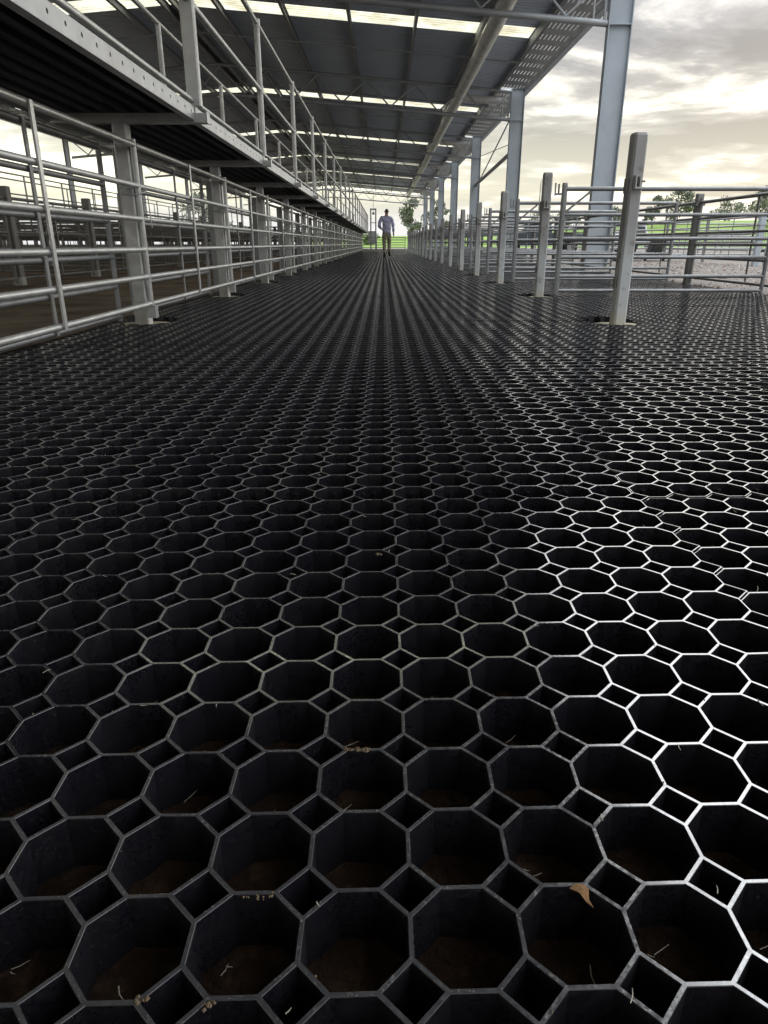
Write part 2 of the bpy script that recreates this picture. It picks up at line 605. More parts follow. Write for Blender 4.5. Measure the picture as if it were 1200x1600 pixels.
# bed of soil under the rubber cells
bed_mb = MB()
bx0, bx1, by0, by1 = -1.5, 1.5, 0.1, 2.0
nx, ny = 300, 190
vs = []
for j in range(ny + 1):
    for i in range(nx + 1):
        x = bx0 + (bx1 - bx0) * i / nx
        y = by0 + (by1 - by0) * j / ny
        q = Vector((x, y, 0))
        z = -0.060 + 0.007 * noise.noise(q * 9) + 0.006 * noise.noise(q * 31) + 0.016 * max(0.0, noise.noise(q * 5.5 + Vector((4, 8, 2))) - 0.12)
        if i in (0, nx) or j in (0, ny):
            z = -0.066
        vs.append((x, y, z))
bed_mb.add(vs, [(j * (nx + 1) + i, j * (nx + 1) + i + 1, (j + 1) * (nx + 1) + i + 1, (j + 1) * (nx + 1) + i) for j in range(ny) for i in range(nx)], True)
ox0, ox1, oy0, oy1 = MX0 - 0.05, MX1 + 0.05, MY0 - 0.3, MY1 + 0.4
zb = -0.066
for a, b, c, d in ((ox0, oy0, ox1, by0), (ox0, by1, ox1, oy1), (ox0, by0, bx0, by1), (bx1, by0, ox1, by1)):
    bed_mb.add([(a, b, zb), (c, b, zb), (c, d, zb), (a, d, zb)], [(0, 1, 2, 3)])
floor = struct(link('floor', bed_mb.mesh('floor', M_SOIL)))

# ------------------------------------------------------------------ rubber mat panels
LP_Y0, LP_STEP = 5.05, 2.67
left_post_y = [LP_Y0 + LP_STEP * k for k in range(-2, 20)]
right_post_y = [LP_Y0 + LP_STEP * k for k in range(-2, 18)]
LPX, RPX = -1.69, 1.645
holes = [(LPX, y) for y in left_post_y] + [(RPX, y) for y in right_post_y]

A = S / (1 + math.sqrt(2)) / 2   # half edge of an octagon
H_ = S / 2
OCT = [(-A, -H_), (A, -H_), (H_, -A), (H_, A), (A, H_), (-A, H_), (-H_, A), (-H_, -A)]
DIA = [(H_, A), (S - A, H_), (H_, S - A), (A, H_)]      # diamond at the cell's upper right corner, relative to the cell centre
DIA = [(A, H_), (H_, A), (S - A, H_), (H_, S - A)]


def inset(poly, d):
    n = len(poly)
    res = []
    for i in range(n):
        p0 = Vector(poly[i - 1]); p1 = Vector(poly[i]); p2 = Vector(poly[(i + 1) % n])
        d1 = (p1 - p0).normalized(); d2 = (p2 - p1).normalized()
        n1 = Vector((-d1.y, d1.x)); n2 = Vector((-d2.y, d2.x))
        b = (n1 + n2).normalized()
        k = d / max(0.3, b.dot(n1))
        res.append((p1.x + b.x * k, p1.y + b.y * k))
    return res


DEPTH = -0.068


def panel_mesh(name, seed, cuts=(), dent=None):
    """one moulded mat of 14 x 14 octagonal cells; origin at its lower left corner. cuts = local points where cells are sawn out"""
    rnd = random.Random(seed)
    mb = MB()
    W = NP * S

    def warp(x, y, z):
        dx = 0.0011 * noise.noise(Vector((x * 14, y * 14, seed * 3.3)))
        dy = 0.0011 * noise.noise(Vector((x * 14, y * 14, seed * 3.3 + 50)))
        dz = 0.0020 * noise.noise(Vector((x * 2.5, y * 2.5, seed * 1.7)))
        m = min(1.0, max(0.0, min(x, W - x, y, W - y)) / 0.05)
        if dent:
            cx, cy_, rad, amt = dent
            r2 = ((x - cx) ** 2 + (y - cy_) ** 2) / (rad * rad)
            g = math.exp(-r2)
            dx += amt * g * (x - cx) / rad
            dy += amt * 0.8 * g
            dz -= 0.004 * g
        x += dx * m
        y += dy * m
        return (x, y + SHEAR * x, z + dz * m)

    def gone(cx, cy_, rad=0.15):
        for hx, hy in cuts:
            k = rad / 0.15
            if ((cx - hx) / (0.185 * k)) ** 2 + (((cy_ + SHEAR * cx) - hy - 0.16) / (0.30 * k)) ** 2 < 1.0:
                return True
        return False

    def ring(cx, cy_, poly, lo):
        n = len(poly)
        i1 = inset(poly, 0.0016)
        i2 = inset(poly, 0.0021)
        vs = []
        for pl, z in ((poly, 0.0), (i1, 0.0), (i2, -0.0006), (i2, lo)):
            for px, py in pl:
                vs.append(warp(cx + px, cy_ + py, z))
        fs_top = []
        fs_wall = []
        for i in range(n):
            j = (i + 1) % n
            fs_top.append((i, j, n + j, n + i))
            fs_wall.append((n + i, n + j, 2 * n + j, 2 * n + i))
            fs_wall.append((2 * n + i, 2 * n + j, 3 * n + j, 3 * n + i))
        o = len(mb.v)
        mb.v.extend(vs)
        for f in fs_top:
            mb.f.append(tuple(k + o for k in f)); mb.s.append(False); mb.mi.append(0)
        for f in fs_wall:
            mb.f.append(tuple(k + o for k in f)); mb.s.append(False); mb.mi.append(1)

    def skirt(cx, cy_, poly):
        """closes the sawn edge: a wall on the outline of a removed cell"""
        n = len(poly)
        vs = [warp(cx + px, cy_ + py, 0.0) for px, py in poly] + [warp(cx + px, cy_ + py, DEPTH) for px, py in poly]
        o = len(mb.v)
        mb.v.extend(vs)
        for i in range(n):
            j = (i + 1) % n
            mx = cx + (poly[i][0] + poly[j][0]) / 2; my = cy_ + (poly[i][1] + poly[j][1]) / 2
            ox = mx + (mx - cx) * 0.6; oy = my + (my - cy_) * 0.6
            if gone(ox, oy):
                continue
            mb.f.append((o + i, o + j, o + n + j, o + n + i)); mb.s.append(False); mb.mi.append(1)

    for j in range(NP):
        for i in range(NP):
            cx, cy_ = (i + 0.5) * S, (j + 0.5) * S
            if gone(cx, cy_):
                skirt(cx, cy_, OCT)
            else:
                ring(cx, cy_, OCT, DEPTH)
            # the small diamond cell at the upper right corner; half-hidden ones at the edges are completed by the neighbour
            if not gone(cx + H_, cy_ + H_, 0.16):
                ring(cx, cy_, DIA, DEPTH)
    # joining lugs moulded on the near face of the seam row
    for i in range(NP):
        cx = (i + 0.5) * S
        y1 = 1 * S - 0.0045
        if gone(cx, 0.5 * S):
            continue
        p = warp(cx, y1, 0)
        mb.box((p[0] - 0.0035, p[1] - 0.006, -0.042), (p[0] + 0.0035, p[1] + 0.001, -0.014), 1)
        mb.box((p[0] - 0.016, p[1] - 0.008, -0.047), (p[0] + 0.016, p[1] + 0.001, -0.042), 1)
    return mb.mesh(name, [M_RTOP, M_RWALL])


plain = [panel_mesh('mat_panel', s) for s in range(4)]
W = NP * S
for r in range(NROW):
    for c in range(NCOL):
        x = PX0 + c * W
        y = PY0 + r * W + SHEAR * x
        cuts = [(hx - x, hy - y) for hx, hy in holes if -0.3 < hx - x < W + 0.3 and -0.55 < hy - y < W + 0.3]
        dent = None
        if r == 1 and c == 0:
            dent = (0.98, 1.13, 0.17, 0.016)
        if cuts or dent:
            me = panel_mesh('mat_panel', (r * 5 + c) % 9, cuts, dent)
        else:
            me = plain[random.randrange(4)]
        o = link('mat_panel', me, floor, (x, y, random.uniform(-0.0014, 0.0006)))
        o.scale = (0.9981, 0.9981, 1)
        o.rotation_euler = (R(random.uniform(-0.08, 0.08)), R(random.uniform(-0.08, 0.08)), R(random.uniform(-0.03, 0.03)))


# ------------------------------------------------------------------ gates, posts
def gate_parts(L, rails, r_top, r_rail, stile_h, stile0=0.02, braces=(0.5,), n=10):
    """name, MB list of a pipe gate lying along +X from 0 to L"""
    parts = []
    for i, z in enumerate(rails):
        parts.append(('rail', MB().tube((0.0, 0, z), (L, 0, z), r_top if i == 0 else r_rail, n)))
    for x in (0.0, L):
        parts.append(('stile', MB().tube((x, 0, stile0), (x, 0, stile_h), r_rail * 1.12, n)))
    for b in braces:
        parts.append(('brace', MB().obox((b * L, -r_top - 0.004, min(rails) - 0.01), (b * L, -r_top - 0.004, max(rails) + 0.01), 0.032, 0.010, (0, 1, 0))))
    return parts


def gate_thing(name, parts, mat, label, cat, loc, rz, group):
    t = thing(name, label, cat, loc, rz, group)
    for nme, mb in parts:
        link(nme, mb.mesh(nme, mat), t)
    return t


def joined(parts, name, mat):
    mb = MB()
    for _, p in parts:
        o = len(mb.v)
        mb.v.extend(p.v)
        for f, s in zip(p.f, p.s):
            mb.f.append(tuple(i + o for i in f)); mb.s.append(s); mb.mi.append(0)
    return mb.mesh(name, mat)


def bevel_post(w, d, z0, z1, c=0.012, cap=0.014):
    mb = MB()
    x, y = w / 2, d / 2
    poly = [(-x + c, -y), (x - c, -y), (x, -y + c), (x, y - c), (x - c, y), (-x + c, y), (-x, y - c), (-x, -y + c)]
    mb.prism(poly, z0, z1 - cap)
    n = len(poly)
    top = [(px * 0.86, py * 0.86) for px, py in poly]
    vs = [(px, py, z1 - cap) for px, py in poly] + [(px, py, z1) for px, py in top]
    mb.add(vs, [(i, (i + 1) % n, n + (i + 1) % n, n + i) for i in range(n)] + [tuple(range(n, 2 * n))])
    return mb



FR = [1.10, 0.865, 0.67, 0.484, 0.315, 0.142]
BR = [1.10, 0.88, 0.66, 0.437, 0.247, 0.054]
RR = [1.044, 0.80, 0.57, 0.386, 0.196, 0.05]
GL = 2.44

front = gate_parts(2.60, FR, 0.0190, 0.0168, 1.13, 0.05, (0.46,))
front = [('rail', MB().tube((-0.052, 0, z), (2.60, 0, z), 0.0190 if i == 0 else 0.0168, 10)) for i, z in enumerate(FR)] + front[7:]   # rails run on to the neighbour's stile
# hinge lug at the gate's far stile
front.append(('hinge', MB().box((2.60 - 0.02, -0.03, 0.05), (2.60 + 0.045, 0.03, 0.13))))
ch = MB()
for q in range(14):
    a0, a1 = 2 * PI * q / 14, 2 * PI * (q + 1) / 14
    sag = lambda a: 0.86 - 0.05 * (0.5 - 0.5 * math.cos(a * 1.0))
    ch.tube((2.63 + 0.062 * math.cos(a0), 0.045 + 0.085 * math.sin(a0), sag(a0)), (2.63 + 0.062 * math.cos(a1), 0.045 + 0.085 * math.sin(a1), sag(a1)), 0.0055 if q % 2 else 0.0035, 6)
ch.tube((2.69, -0.03, 0.81), (2.695, -0.034, 0.62), 0.004, 6)
front.append(('latch_chain', ch))
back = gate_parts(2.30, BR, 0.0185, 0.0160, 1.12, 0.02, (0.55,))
back[6] = ('stile', bevel_post(0.045, 0.07, 0.03, 1.13, 0.008, 0.006))
g_front = 'pipe gates along the left side of the alley'
g_back = 'pipe gates on the pen side of the left posts'
FX, BX = -1.575, -1.83
f0 = b0 = None
for k in range(len(left_post_y) - 1):
    y = left_post_y[k] + 0.11
    if k == 0:
        continue
    o_ = k - 1
    lf = f'{ORD[o_]} galvanised six-rail gate from the camera along the left side of the alley'
    lb = f'{ORD[o_]} greyer six-rail gate from the camera on the pen side of the left posts'
    if f0 is None:
        f0 = gate_thing('pen_gate', front, M_GALV, lf, 'gate', (FX, y - 0.20, 0), PI / 2, g_front)
        b0 = gate_thing('pen_gate', back, M_GALV_SHADE, lb, 'gate', (BX, y + 0.19, 0), PI / 2, g_back)
    else:
        dup(f0, (FX, y - 0.20, 0), PI / 2, lf, g_front)
        dup(b0, (BX, y + 0.19, 0), PI / 2, lb, g_back)

# left posts that carry the walkway
g_lp = 'square steel posts under the walkway'
lp0 = None


def oct_disc(r, z0, z1, n=20, jag=0.0, seed=0):
    rn = random.Random(seed)
    return MB().prism([(r * (1 + jag * rn.uniform(-1, 1)) * math.cos(2 * PI * i / n), r * (1 + jag * rn.uniform(-1, 1)) * math.sin(2 * PI * i / n)) for i in range(n)], z0, z1)


for k, y in enumerate(left_post_y):
    if k < 1:
        continue
    lab = f'{ORD[k - 1]} square steel post from the camera under the walkway, left of the alley'
    if lp0 is None:
        lp0 = thing('walkway_post', lab, 'post', (LPX, y, 0), 0, g_lp)
        link('shaft', bevel_post(0.092, 0.092, 0.14, 1.238, 0.008, 0.004).mesh('shaft', M_GALV), lp0)
        link('base_sleeve', bevel_post(0.098, 0.098, -0.05, 0.14, 0.008, 0.004).mesh('base_sleeve', M_SLEEVE), lp0)
        link('footing', oct_disc(0.185, -0.099, -0.008, 20, 0.05, 3).mesh('footing', M_CONC), lp0)
        link('stile_plate', MB().box((0.049, -0.024, 0.16), (0.058, 0.024, 1.13)).mesh('stile_plate', M_GALV), lp0)
    else:
        dup(lp0, (LPX, y, 0), 0, lab, g_lp)

# right posts of the alley
g_rp = 'square posts along the right side of the alley'
rp0 = None
for k, y in enumerate(right_post_y):
    if k < 2:
        continue
    lab = f'{ORD[k - 2]} square grey post from the camera along the right side of the alley'
    if rp0 is None:
        lab = 'tallest looking square grey post, nearest the camera on the right of the alley'
        rp0 = thing('alley_post', lab, 'post', (RPX, y, 0), R(9), g_rp)
        link('shaft', bevel_post(0.090, 0.090, -0.06, 1.185, 0.012, 0.016).mesh('shaft', M_POST), rp0)
        link('footing', oct_disc(0.165, -0.099, -0.012, 24, 0.05, 5).mesh('footing', M_CONC), rp0)
        lt = MB().box((-0.026, -0.080, 0.855), (0.042, -0.0455, 0.865)).box((-0.026, -0.080, 0.865), (-0.018, -0.0455, 0.935)).box((0.004, -0.080, 0.865), (0.011, -0.0455, 0.928))
        link('latch_bracket', lt.mesh('latch_bracket', M_GALV), rp0)
        link('latch_pin', MB().tube((0.011, -0.064, 0.900), (0.046, -0.064, 0.900), 0.006, 8).mesh('latch_pin', M_GALV_OLD), rp0)
        link('hinge', MB().box((-0.0585, -0.018, 0.83), (-0.0455, 0.018, 0.92)).box((-0.0585, -0.018, 0.24), (-0.0455, 0.018, 0.30)).mesh('hinge', M_GALV_OLD), rp0)
    else:
        dup(rp0, (RPX, y, 0), R(random.uniform(-3, 9)), lab, g_rp)

# gates closing off the small pens on the right, square to the alley
GRL = 2.20
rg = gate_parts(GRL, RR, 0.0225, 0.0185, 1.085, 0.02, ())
rg[6] = ('stile', bevel_post(0.055, 0.05, 0.012, 1.10, 0.015, 0.02))
rg.append(('brace', MB().obox((0.03, 0, 0.83), (0.27, 0, 1.02), 0.020, 0.020)))
rg.append(('latch', MB().box((-0.10, -0.012, 0.985), (0, 0.012, 1.005)).tube((-0.06, 0, 1.0), (-0.06, 0, 1.09), 0.010, 8).tube((-0.095, 0, 0.98), (-0.095, 0, 1.10), 0.008, 8)))
g_rg = 'pipe gates across the pens on the right'
rg0 = None
for k, y in enumerate(right_post_y):
    if k < 3:
        continue
    lab = f'{ORD[k - 3]} pipe gate from the camera standing square to the alley on its right'
    if rg0 is None:
        rg0 = gate_thing('pen_gate', rg, M_GALV_SHADE, lab, 'gate', (1.85, y + 0.10, 0), 0, g_rg)
    else:
        dup(rg0, (1.85, y + 0.10, 0), 0, lab, g_rg)

# outer fence of the right pens: posts and rail panels along the edge of the mats
OX = 4.12
g_op = 'posts of the outer fence on the right'
g_of = 'rail panels of the outer fence on the right'
outer = gate_parts(2.50, [1.02, 0.826, 0.65, 0.51, 0.35, 0.10], 0.021, 0.017, 1.07, 0.03, (0.42,))
op0 = of0 = None
for k in range(0, 18):
    y = 9.93 + LP_STEP * (k - 1)
    lab = f'{ORD[k]} dark grey post from the camera in the outer fence right of the mats'
    lab2 = f'{ORD[k]} six-rail length from the camera in the outer fence right of the mats'
    if op0 is None:
        op0 = thing('fence_post', lab, 'post', (OX, y, 0), 0, g_op)
        link('shaft', bevel_post(0.09, 0.09, -0.05, 1.13, 0.010, 0.012).mesh('shaft', M_GALV_OLD), op0)
        link('clamp', MB().box((-0.06, -0.06, 0.98), (0.06, 0.06, 1.02)).mesh('clamp', M_GALV_OLD), op0)
        of0 = gate_thing('rail_fence', outer, M_GALV_OLD, lab2, 'fence panel', (OX, y + 0.085, 0), PI / 2, g_of)
    else:
        dup(op0, (OX, y, 0), 0, lab, g_op)
        dup(of0, (OX, y + 0.085, 0), PI / 2, lab2, g_of)

# ------------------------------------------------------------------ covered pens on the left
inner = gate_parts(2.50, [1.08, 0.86, 0.66, 0.46, 0.27, 0.08], 0.021, 0.018, 1.10, 0.02, (0.5,), 8)
inner_me = joined(inner, 'pen_panel', M_GALV_OLD)
rows = [(-4.95, 'first pen row behind the left gates'), (-8.2, 'second pen row behind the left gates'), (-11.5, 'third pen row behind the left gates'),
        (-14.8, 'fourth pen row behind the left gates')]
ip0 = ipost0 = None
for ri, (rx, rname) in enumerate(rows):
    for k in range(0, 19):
        y = 4.6 + LP_STEP * k + 0.13 * ri
        lab = f'{ORD[k]} pipe panel from the camera in the {rname}'
        labp = f'{ORD[k]} heavy post from the camera in the {rname}'
        grp, grpp = f'panels of the {rname}', f'posts of the {rname}'
        if ri == 0 and k < 9:
            if ip0 is None:
                ip0 = gate_thing('pen_fence', inner, M_GALV_OLD, lab, 'gate', (rx, y + 0.085, 0), PI / 2, grp)
            else:
                dup(ip0, (rx, y + 0.085, 0), PI / 2, lab, grp)
        else:
            tag(link('pen_fence', inner_me, None, (rx, y + 0.085, 0), (0, 0, PI / 2)), lab, 'gate', grp)
        if ipost0 is None:
            ipost0 = thing('pen_post', labp, 'post', (rx, y, 0), 0, grpp)
            link('shaft', bevel_post(0.12, 0.12, 0.10, 1.22, 0.01, 0.01).mesh('shaft', M_GALV_OLD), ipost0)
            link('base_sleeve', bevel_post(0.126, 0.126, -0.05, 0.10, 0.01, 0.01).mesh('base_sleeve', M_SLEEVE), ipost0)
        else:
            dup(ipost0, (rx, y, 0), 0, labp, grpp)
cross_me = joined(gate_parts(2.9, [1.06, 0.85, 0.65, 0.45, 0.26, 0.08], 0.021, 0.018, 1.10, 0.02, (0.5,), 8), 'cross_panel', M_GALV_OLD)
for ri, (x0, nm) in enumerate([(-4.82, 'between the gates and the first pen row'), (-8.06, 'between the first and second pen rows'), (-11.36, 'between the second and third pen rows'),
                               (-14.66, 'between the third and fourth pen rows')]):
    c_ = 0
    for k in range(0, 19):
        if ri == 0 and (k < 8 or k % 2):
            continue
        y = 4.6 + LP_STEP * k + 0.09
        tag(link('cross_fence', cross_me, None, (x0, y, 0)), f'{ORD[c_]} cross panel from the camera {nm}', 'gate', f'cross panels {nm}')
        c_ += 1


# ------------------------------------------------------------------ raised walkway
def perforated(y0, y1, z0, z1, x, th=0.004, n=17, r=0.010):
    """flat strip with a row of real round holes"""
    mb = MB()
    pitch = (y1 - y0) / n
    zc = (z0 + z1) / 2 + 0.004
    N = 8
    for i in range(n):
        a, b = y0 + pitch * i, y0 + pitch * (i + 1)
        cy_ = (a + b) / 2
        ring_ = [(cy_ + r * math.cos(2 * PI * (q + 0.5) / N), zc + r * math.sin(2 * PI * (q + 0.5) / N)) for q in range(N)]
        outer_ = [(b, zc + 0.012), (cy_ + 0.012, z1), (cy_ - 0.012, z1), (a, zc + 0.012), (a, zc - 0.012), (cy_ - 0.012, z0), (cy_ + 0.012, z0), (b, zc - 0.012)]
        corners = {0: (b, z1), 2: (a, z1), 4: (a, z0), 6: (b, z0)}
        for xx, flip in ((x, False), (x - th, True)):
            vs = [(xx, p[0], p[1]) for p in ring_] + [(xx, p[0], p[1]) for p in outer_]
            fs = []
            for q in range(N):
                w = (q + 1) % N
                fs.append((q, N + q, N + w, w))
            o = len(vs)
            for q, cn in corners.items():
                vs.append((xx, cn[0], cn[1]))
                fs.append((N + q, len(vs) - 1, N + (q + 1) % N))
            if flip:
                fs = [tuple(reversed(f)) for f in fs]
            mb.add(vs, fs)
        vs = [(x, p[0], p[1]) for p in ring_] + [(x - th, p[0], p[1]) for p in ring_]
        mb.add(vs, [(q, (q + 1) % N, N + (q + 1) % N, N + q) for q in range(N)])
    # flanges top and bottom
    mb.box((x - 0.045, y0, z1 - 0.003), (x - th, y1, z1))
    mb.box((x - 0.045, y0, z0), (x - th, y1, z0 + 0.003))
    return mb


def walkway(x_near, x_far, posts_y, label, simple=False):
    """origin on the ground below the near edge; built at x = 0 .. x_far - x_near"""
    t = thing('walkway', label, 'walkway', (x_near, 0, 0), 0)
    xf = x_far - x_near
    z0, z1 = 1.250, 1.330
    L = LP_STEP
    me_f = perforated(0.0, L - 0.07, z0, z1, 0.0).mesh('fascia', M_FASCIA)
    me_ff = MB().box((xf, 0.0, z0), (xf + 0.004, L - 0.07, z1)).mesh('fascia', M_FASCIA)
    dk = MB()
    nb = 7
    for i in range(nb):      # deck planks with folded edges
        xa = xf + 0.006 + (abs(xf) - 0.056) * i / nb
        xb = xf + 0.006 + (abs(xf) - 0.056) * (i + 1) / nb - 0.006
        dk.box((xa, 0, z1 - 0.002), (xb, L - 0.004, z1 + 0.012))
        dk.box((xa, 0, z1 - 0.036), (xa + 0.004, L - 0.004, z1 - 0.002))
        dk.box((xb - 0.004, 0, z1 - 0.036), (xb, L - 0.004, z1 - 0.002))
    me_d = dk.mesh('deck', M_DECK)
    br = MB().box((xf, -0.045, z0 - 0.012), (0.072, 0.035, z1 - 0.038))
    me_b = br.mesh('bracket', M_GALV)
    me_e = MB().box((0.072, -0.047, z0 - 0.014), (0.079, 0.037, z1 - 0.030)).box((0.0, -0.037, z0 - 0.012), (0.006, 0.034, z1 + 0.004)).mesh('end_plate', M_FASCIA)
    rr = 0.0215
    me_p = MB().tube((0.004, 0, z1 + 0.005), (0.004, 0, 2.45), 0.027, 10).mesh('handrail_post', M_GALV)
    me_pf = MB().tube((xf, 0, z1), (xf, 0, 2.45), 0.024, 8).mesh('handrail_post', M_GALV)
    me_big = bevel_post(0.085, 0.06, z1 + 0.005, 2.46, 0.008, 0.006).mesh('handrail_post', M_GALV)
    rail = MB().tube((0, 0, 0), (0, L, 0), rr, 10).mesh('handrail', M_GALV)
    toe = MB().tube((0, 0, 0), (0, L, 0), 0.016, 8).mesh('toe_rail', M_GALV)
    collar = MB().tube((0, 0, -0.03), (0, 0, 0.03), 0.034, 10).mesh('collar', M_GALV)
    for k, y in enumerate(posts_y):
        link('bracket', me_b, t, (0, y, 0))
        link('end_plate', me_e, t, (0, y, 0))
        big = (not simple) and abs(y - LP_Y0) < 0.01
        p = link('handrail_post', me_big if big else me_p, t, (0, y, 0))
        if not big and not simple:
            link('collar', collar, p, (0.004, 0, 2.45))
            link('collar', collar, p, (0.004, 0, 1.905))
        p2 = link('handrail_post', me_pf, t, (0, y, 0))
        if k < len(posts_y) - 1:
            link('fascia', me_f if not simple else me_ff, t, (0 if not simple else -xf, y + 0.035, 0))
            link('fascia', me_ff, t, (0, y + 0.035, 0))
            link('deck', me_d, t, (0, y - 0.03, 0))
            link('handrail', rail, t, (0.004, y, 2.45))
            link('handrail', rail, t, (0.004, y, 1.905))
            link('handrail', rail, t, (xf, y, 2.45))
            link('handrail', rail, t, (xf, y, 1.905))
            link('toe_rail', toe, t, (-0.012, y, z1 + 0.034))
    return t


walkway(-1.20, -2.12, left_post_y, 'raised steel walkway with pipe handrails running along the left of the alley')
walkway(-11.05, -12.0, [4.6 + LP_STEP * k + 0.26 for k in range(0, 19)], 'second raised walkway with pipe handrails, far across the covered pens on the left', True)

# ------------------------------------------------------------------ shed
BAY = 11.3
COL_Y = [16.1 + BAY * k for k in range(-3, 7)]
EAVE_R, RIDGE, SLOPE = 4.9, -5.6, 0.08
OPEN_Y = 15.2
SHEET_R = 3.99            # the sheets stop here; a slotted screen carries on to the eave
EAVE_L = 2 * RIDGE - EAVE_R
COLX = 4.6


def roof_z(x):
    return 5.62 + SLOPE * ((EAVE_R - x) if x >= RIDGE else (x - EAVE_L))


def ribbed(x0, x1, y0, y1, z_at, pitch=0.19, rib=0.029):
    """trapezoidal sheet: ribs run along X"""
    prof = []
    y = y0
    while y < y1 - 1e-6:
        for dy, dz in ((0, 0), (0.62, 0), (0.70, rib), (0.92, rib)):
            yy = y + dy * pitch
            if yy < y1:
                prof.append((yy, dz))
        y += pitch
    prof.append((y1, 0))
    mb = MB()
    n = len(prof)
    vs = [(x0, yy, z_at(x0) + dz) for yy, dz in prof] + [(x1, yy, z_at(x1) + dz) for yy, dz in prof]
    mb.add(vs, [(i, n + i, n + i + 1, i + 1) for i in range(n - 1)])
    return mb


def web_mesh(dx, z_top0, z_top1, up, r=0.026):
    a, b = ((0, 0, z_top0[1]), (dx, 0, z_top1[0])) if up else ((0, 0, z_top0[0]), (dx, 0, z_top1[1]))
    return MB().tube(a, b, r, 6)


def shed(name, label, dx, col_y, sky_off=5.05, rich=True):
    t = thing(name, label, 'shed', (dx, 0, 0), 0)
    y_lo, y_hi = col_y[0] - 1.2, col_y[-1] - 0.6
    # columns
    d, w, tf, tw = 0.23, 0.095, 0.016, 0.006
    for side, cx in ((1, COLX), (-1, 2 * RIDGE - COLX)):
        mb = MB()
        mb.box((-d, -w, 0.0), (-d + tf, w, 5.48)).box((d - tf, -w, 0.0), (d, w, 5.48)).box((-d + tf, -tw, 0.0), (d - tf, tw, 5.48))
        if side < 0:
            mb = MB().box((-0.12, -0.07, 0), (-0.108, 0.07, 5.48)).box((0.108, -0.07, 0), (0.12, 0.07, 5.48)).box((-0.108, -0.006, 0), (0.108, 0.006, 5.48))
        cme = mb.mesh('column', M_STEEL if side > 0 else M_TRUSS)
        st = MB()
        for z in (4.50, 5.46):
            st.box((-d + tf + 0.002, -w + 0.004, z), (d - tf - 0.002, -tw - 0.001, z + 0.014)).box((-d + tf + 0.002, tw + 0.001, z), (d - tf - 0.002, w - 0.004, z + 0.014))
        sme = st.mesh('stiffener', M_STEEL)
        bme = MB().box((-0.3, -0.17, -0.02), (0.3, 0.17, 0.02)).mesh('base_plate', M_CONC)
        for y in col_y:
            c = link('column', cme, t, (cx, y, 0))
            if rich and side > 0:
                link('stiffener', sme, c)
            link('base_plate', bme, c)
    # roof sheets between the translucent strips, right and left slopes
    me_cache = {}
    strips = [y + sky_off + 0.0 for y in col_y]
    edges = [y_lo]
    for s in strips:
        if s + 0.95 < y_hi:
            edges += [s, s + 0.95]
    edges.append(y_hi)
    segs = [(edges[i], edges[i + 1]) for i in range(0, len(edges) - 1, 2)]
    if rich:      # nearer than the first column in view the roof stops at the pipe
        segs = [q for a, b in segs for q in ([(a, OPEN_Y), (OPEN_Y, b)] if a < OPEN_Y < b else [(a, b)])]
    for a, b in segs:
        for side in (0, 1):
            x0, x1 = (SHEET_R if rich else EAVE_R, RIDGE) if side == 0 else (RIDGE, EAVE_L)
            if rich and side == 0 and b <= OPEN_Y + 1e-6:
                x0 = 2.75
            key = (round(b - a, 3), side, x0)
            if key not in me_cache:
                me_cache[key] = ribbed(x1, x0, 0, b - a, roof_z).mesh('roof_sheet', M_ROOF)
            link('roof_sheet', me_cache[key], t, (0, a, 0))
    for i in range(1, len(edges) - 1, 2):
        a, b = edges[i], edges[i + 1]
        for side in (0, 1):
            xo = 3.90 if side == 0 else 2 * RIDGE - 3.90
            xe = (SHEET_R if rich else EAVE_R) if side == 0 else EAVE_L
            near = rich and side == 0 and b < OPEN_Y
            if near:
                xo = 2.75
            key = ('sky', side, near)
            if key not in me_cache:
                me_cache[key] = ribbed(min(RIDGE, xo), max(RIDGE, xo), 0, b - a, roof_z).mesh('skylight_sheet', M_SKYL)
                me_cache[('end', side)] = ribbed(min(xo, xe), max(xo, xe), 0, b - a, roof_z).mesh('roof_sheet', M_ROOF)
            link('skylight_sheet', me_cache[key], t, (0, a, 0))
            if not near:
                link('roof_sheet', me_cache[('end', side)], t, (0, a, 0))
    # purlins (C sections)
    px = [4.78, 3.94, 2.47, 0.78, -0.93, -2.6, -4.3, -5.45]
    for x in px + [2 * RIDGE - x for x in px]:
        z = roof_z(x) - 0.004
        y_lo = OPEN_Y if (rich and x > 3) else col_y[0] - 1.2
        mb = MB().box((-0.004, y_lo, z - 0.20), (0.004, y_hi, z)).box((0.004, y_lo, z - 0.20), (0.07, y_hi, z - 0.194)).box((0.004, y_lo, z - 0.008), (0.07, y_hi, z - 0.003)).box((0.066, y_lo, z - 0.194), (0.07, y_hi, z - 0.17))
        link('purlin', mb.mesh('purlin', M_PURLIN), t, (x, 0, 0))
    # trusses with parallel chords
    TD, BD = 0.27, 1.13
    npan = 6
    segx = (COLX - 0.23 - RIDGE) / npan

    webs = {}
    for si, sgn in ((0, 1), (1, -1)):
        for upi in (0, 1):
            dxp = segx * 0.5
            # local frame starting at the outer node (x decreasing towards the ridge for the right slope)
            za = 0.0
            zb = SLOPE * dxp
            if upi:
                mb = MB().tube((0, 0, za - BD + 0.06), (-sgn * dxp, 0, zb - TD - 0.05), 0.027, 6)
            else:
                mb = MB().tube((0, 0, za - TD - 0.05), (-sgn * dxp, 0, zb - BD + 0.06), 0.027, 6)
            webs[(si, upi)] = mb.mesh('web_member', M_TRUSS)
    ch = MB()
    for xa in (COLX - 0.232, 2 * RIDGE - COLX + 0.232):
        ch.tube((xa, 0, roof_z(xa) - BD), (RIDGE, 0, roof_z(RIDGE) - BD), 0.062, 10)
    bot = ch.mesh('truss', M_TRUSS)
    ch = MB()
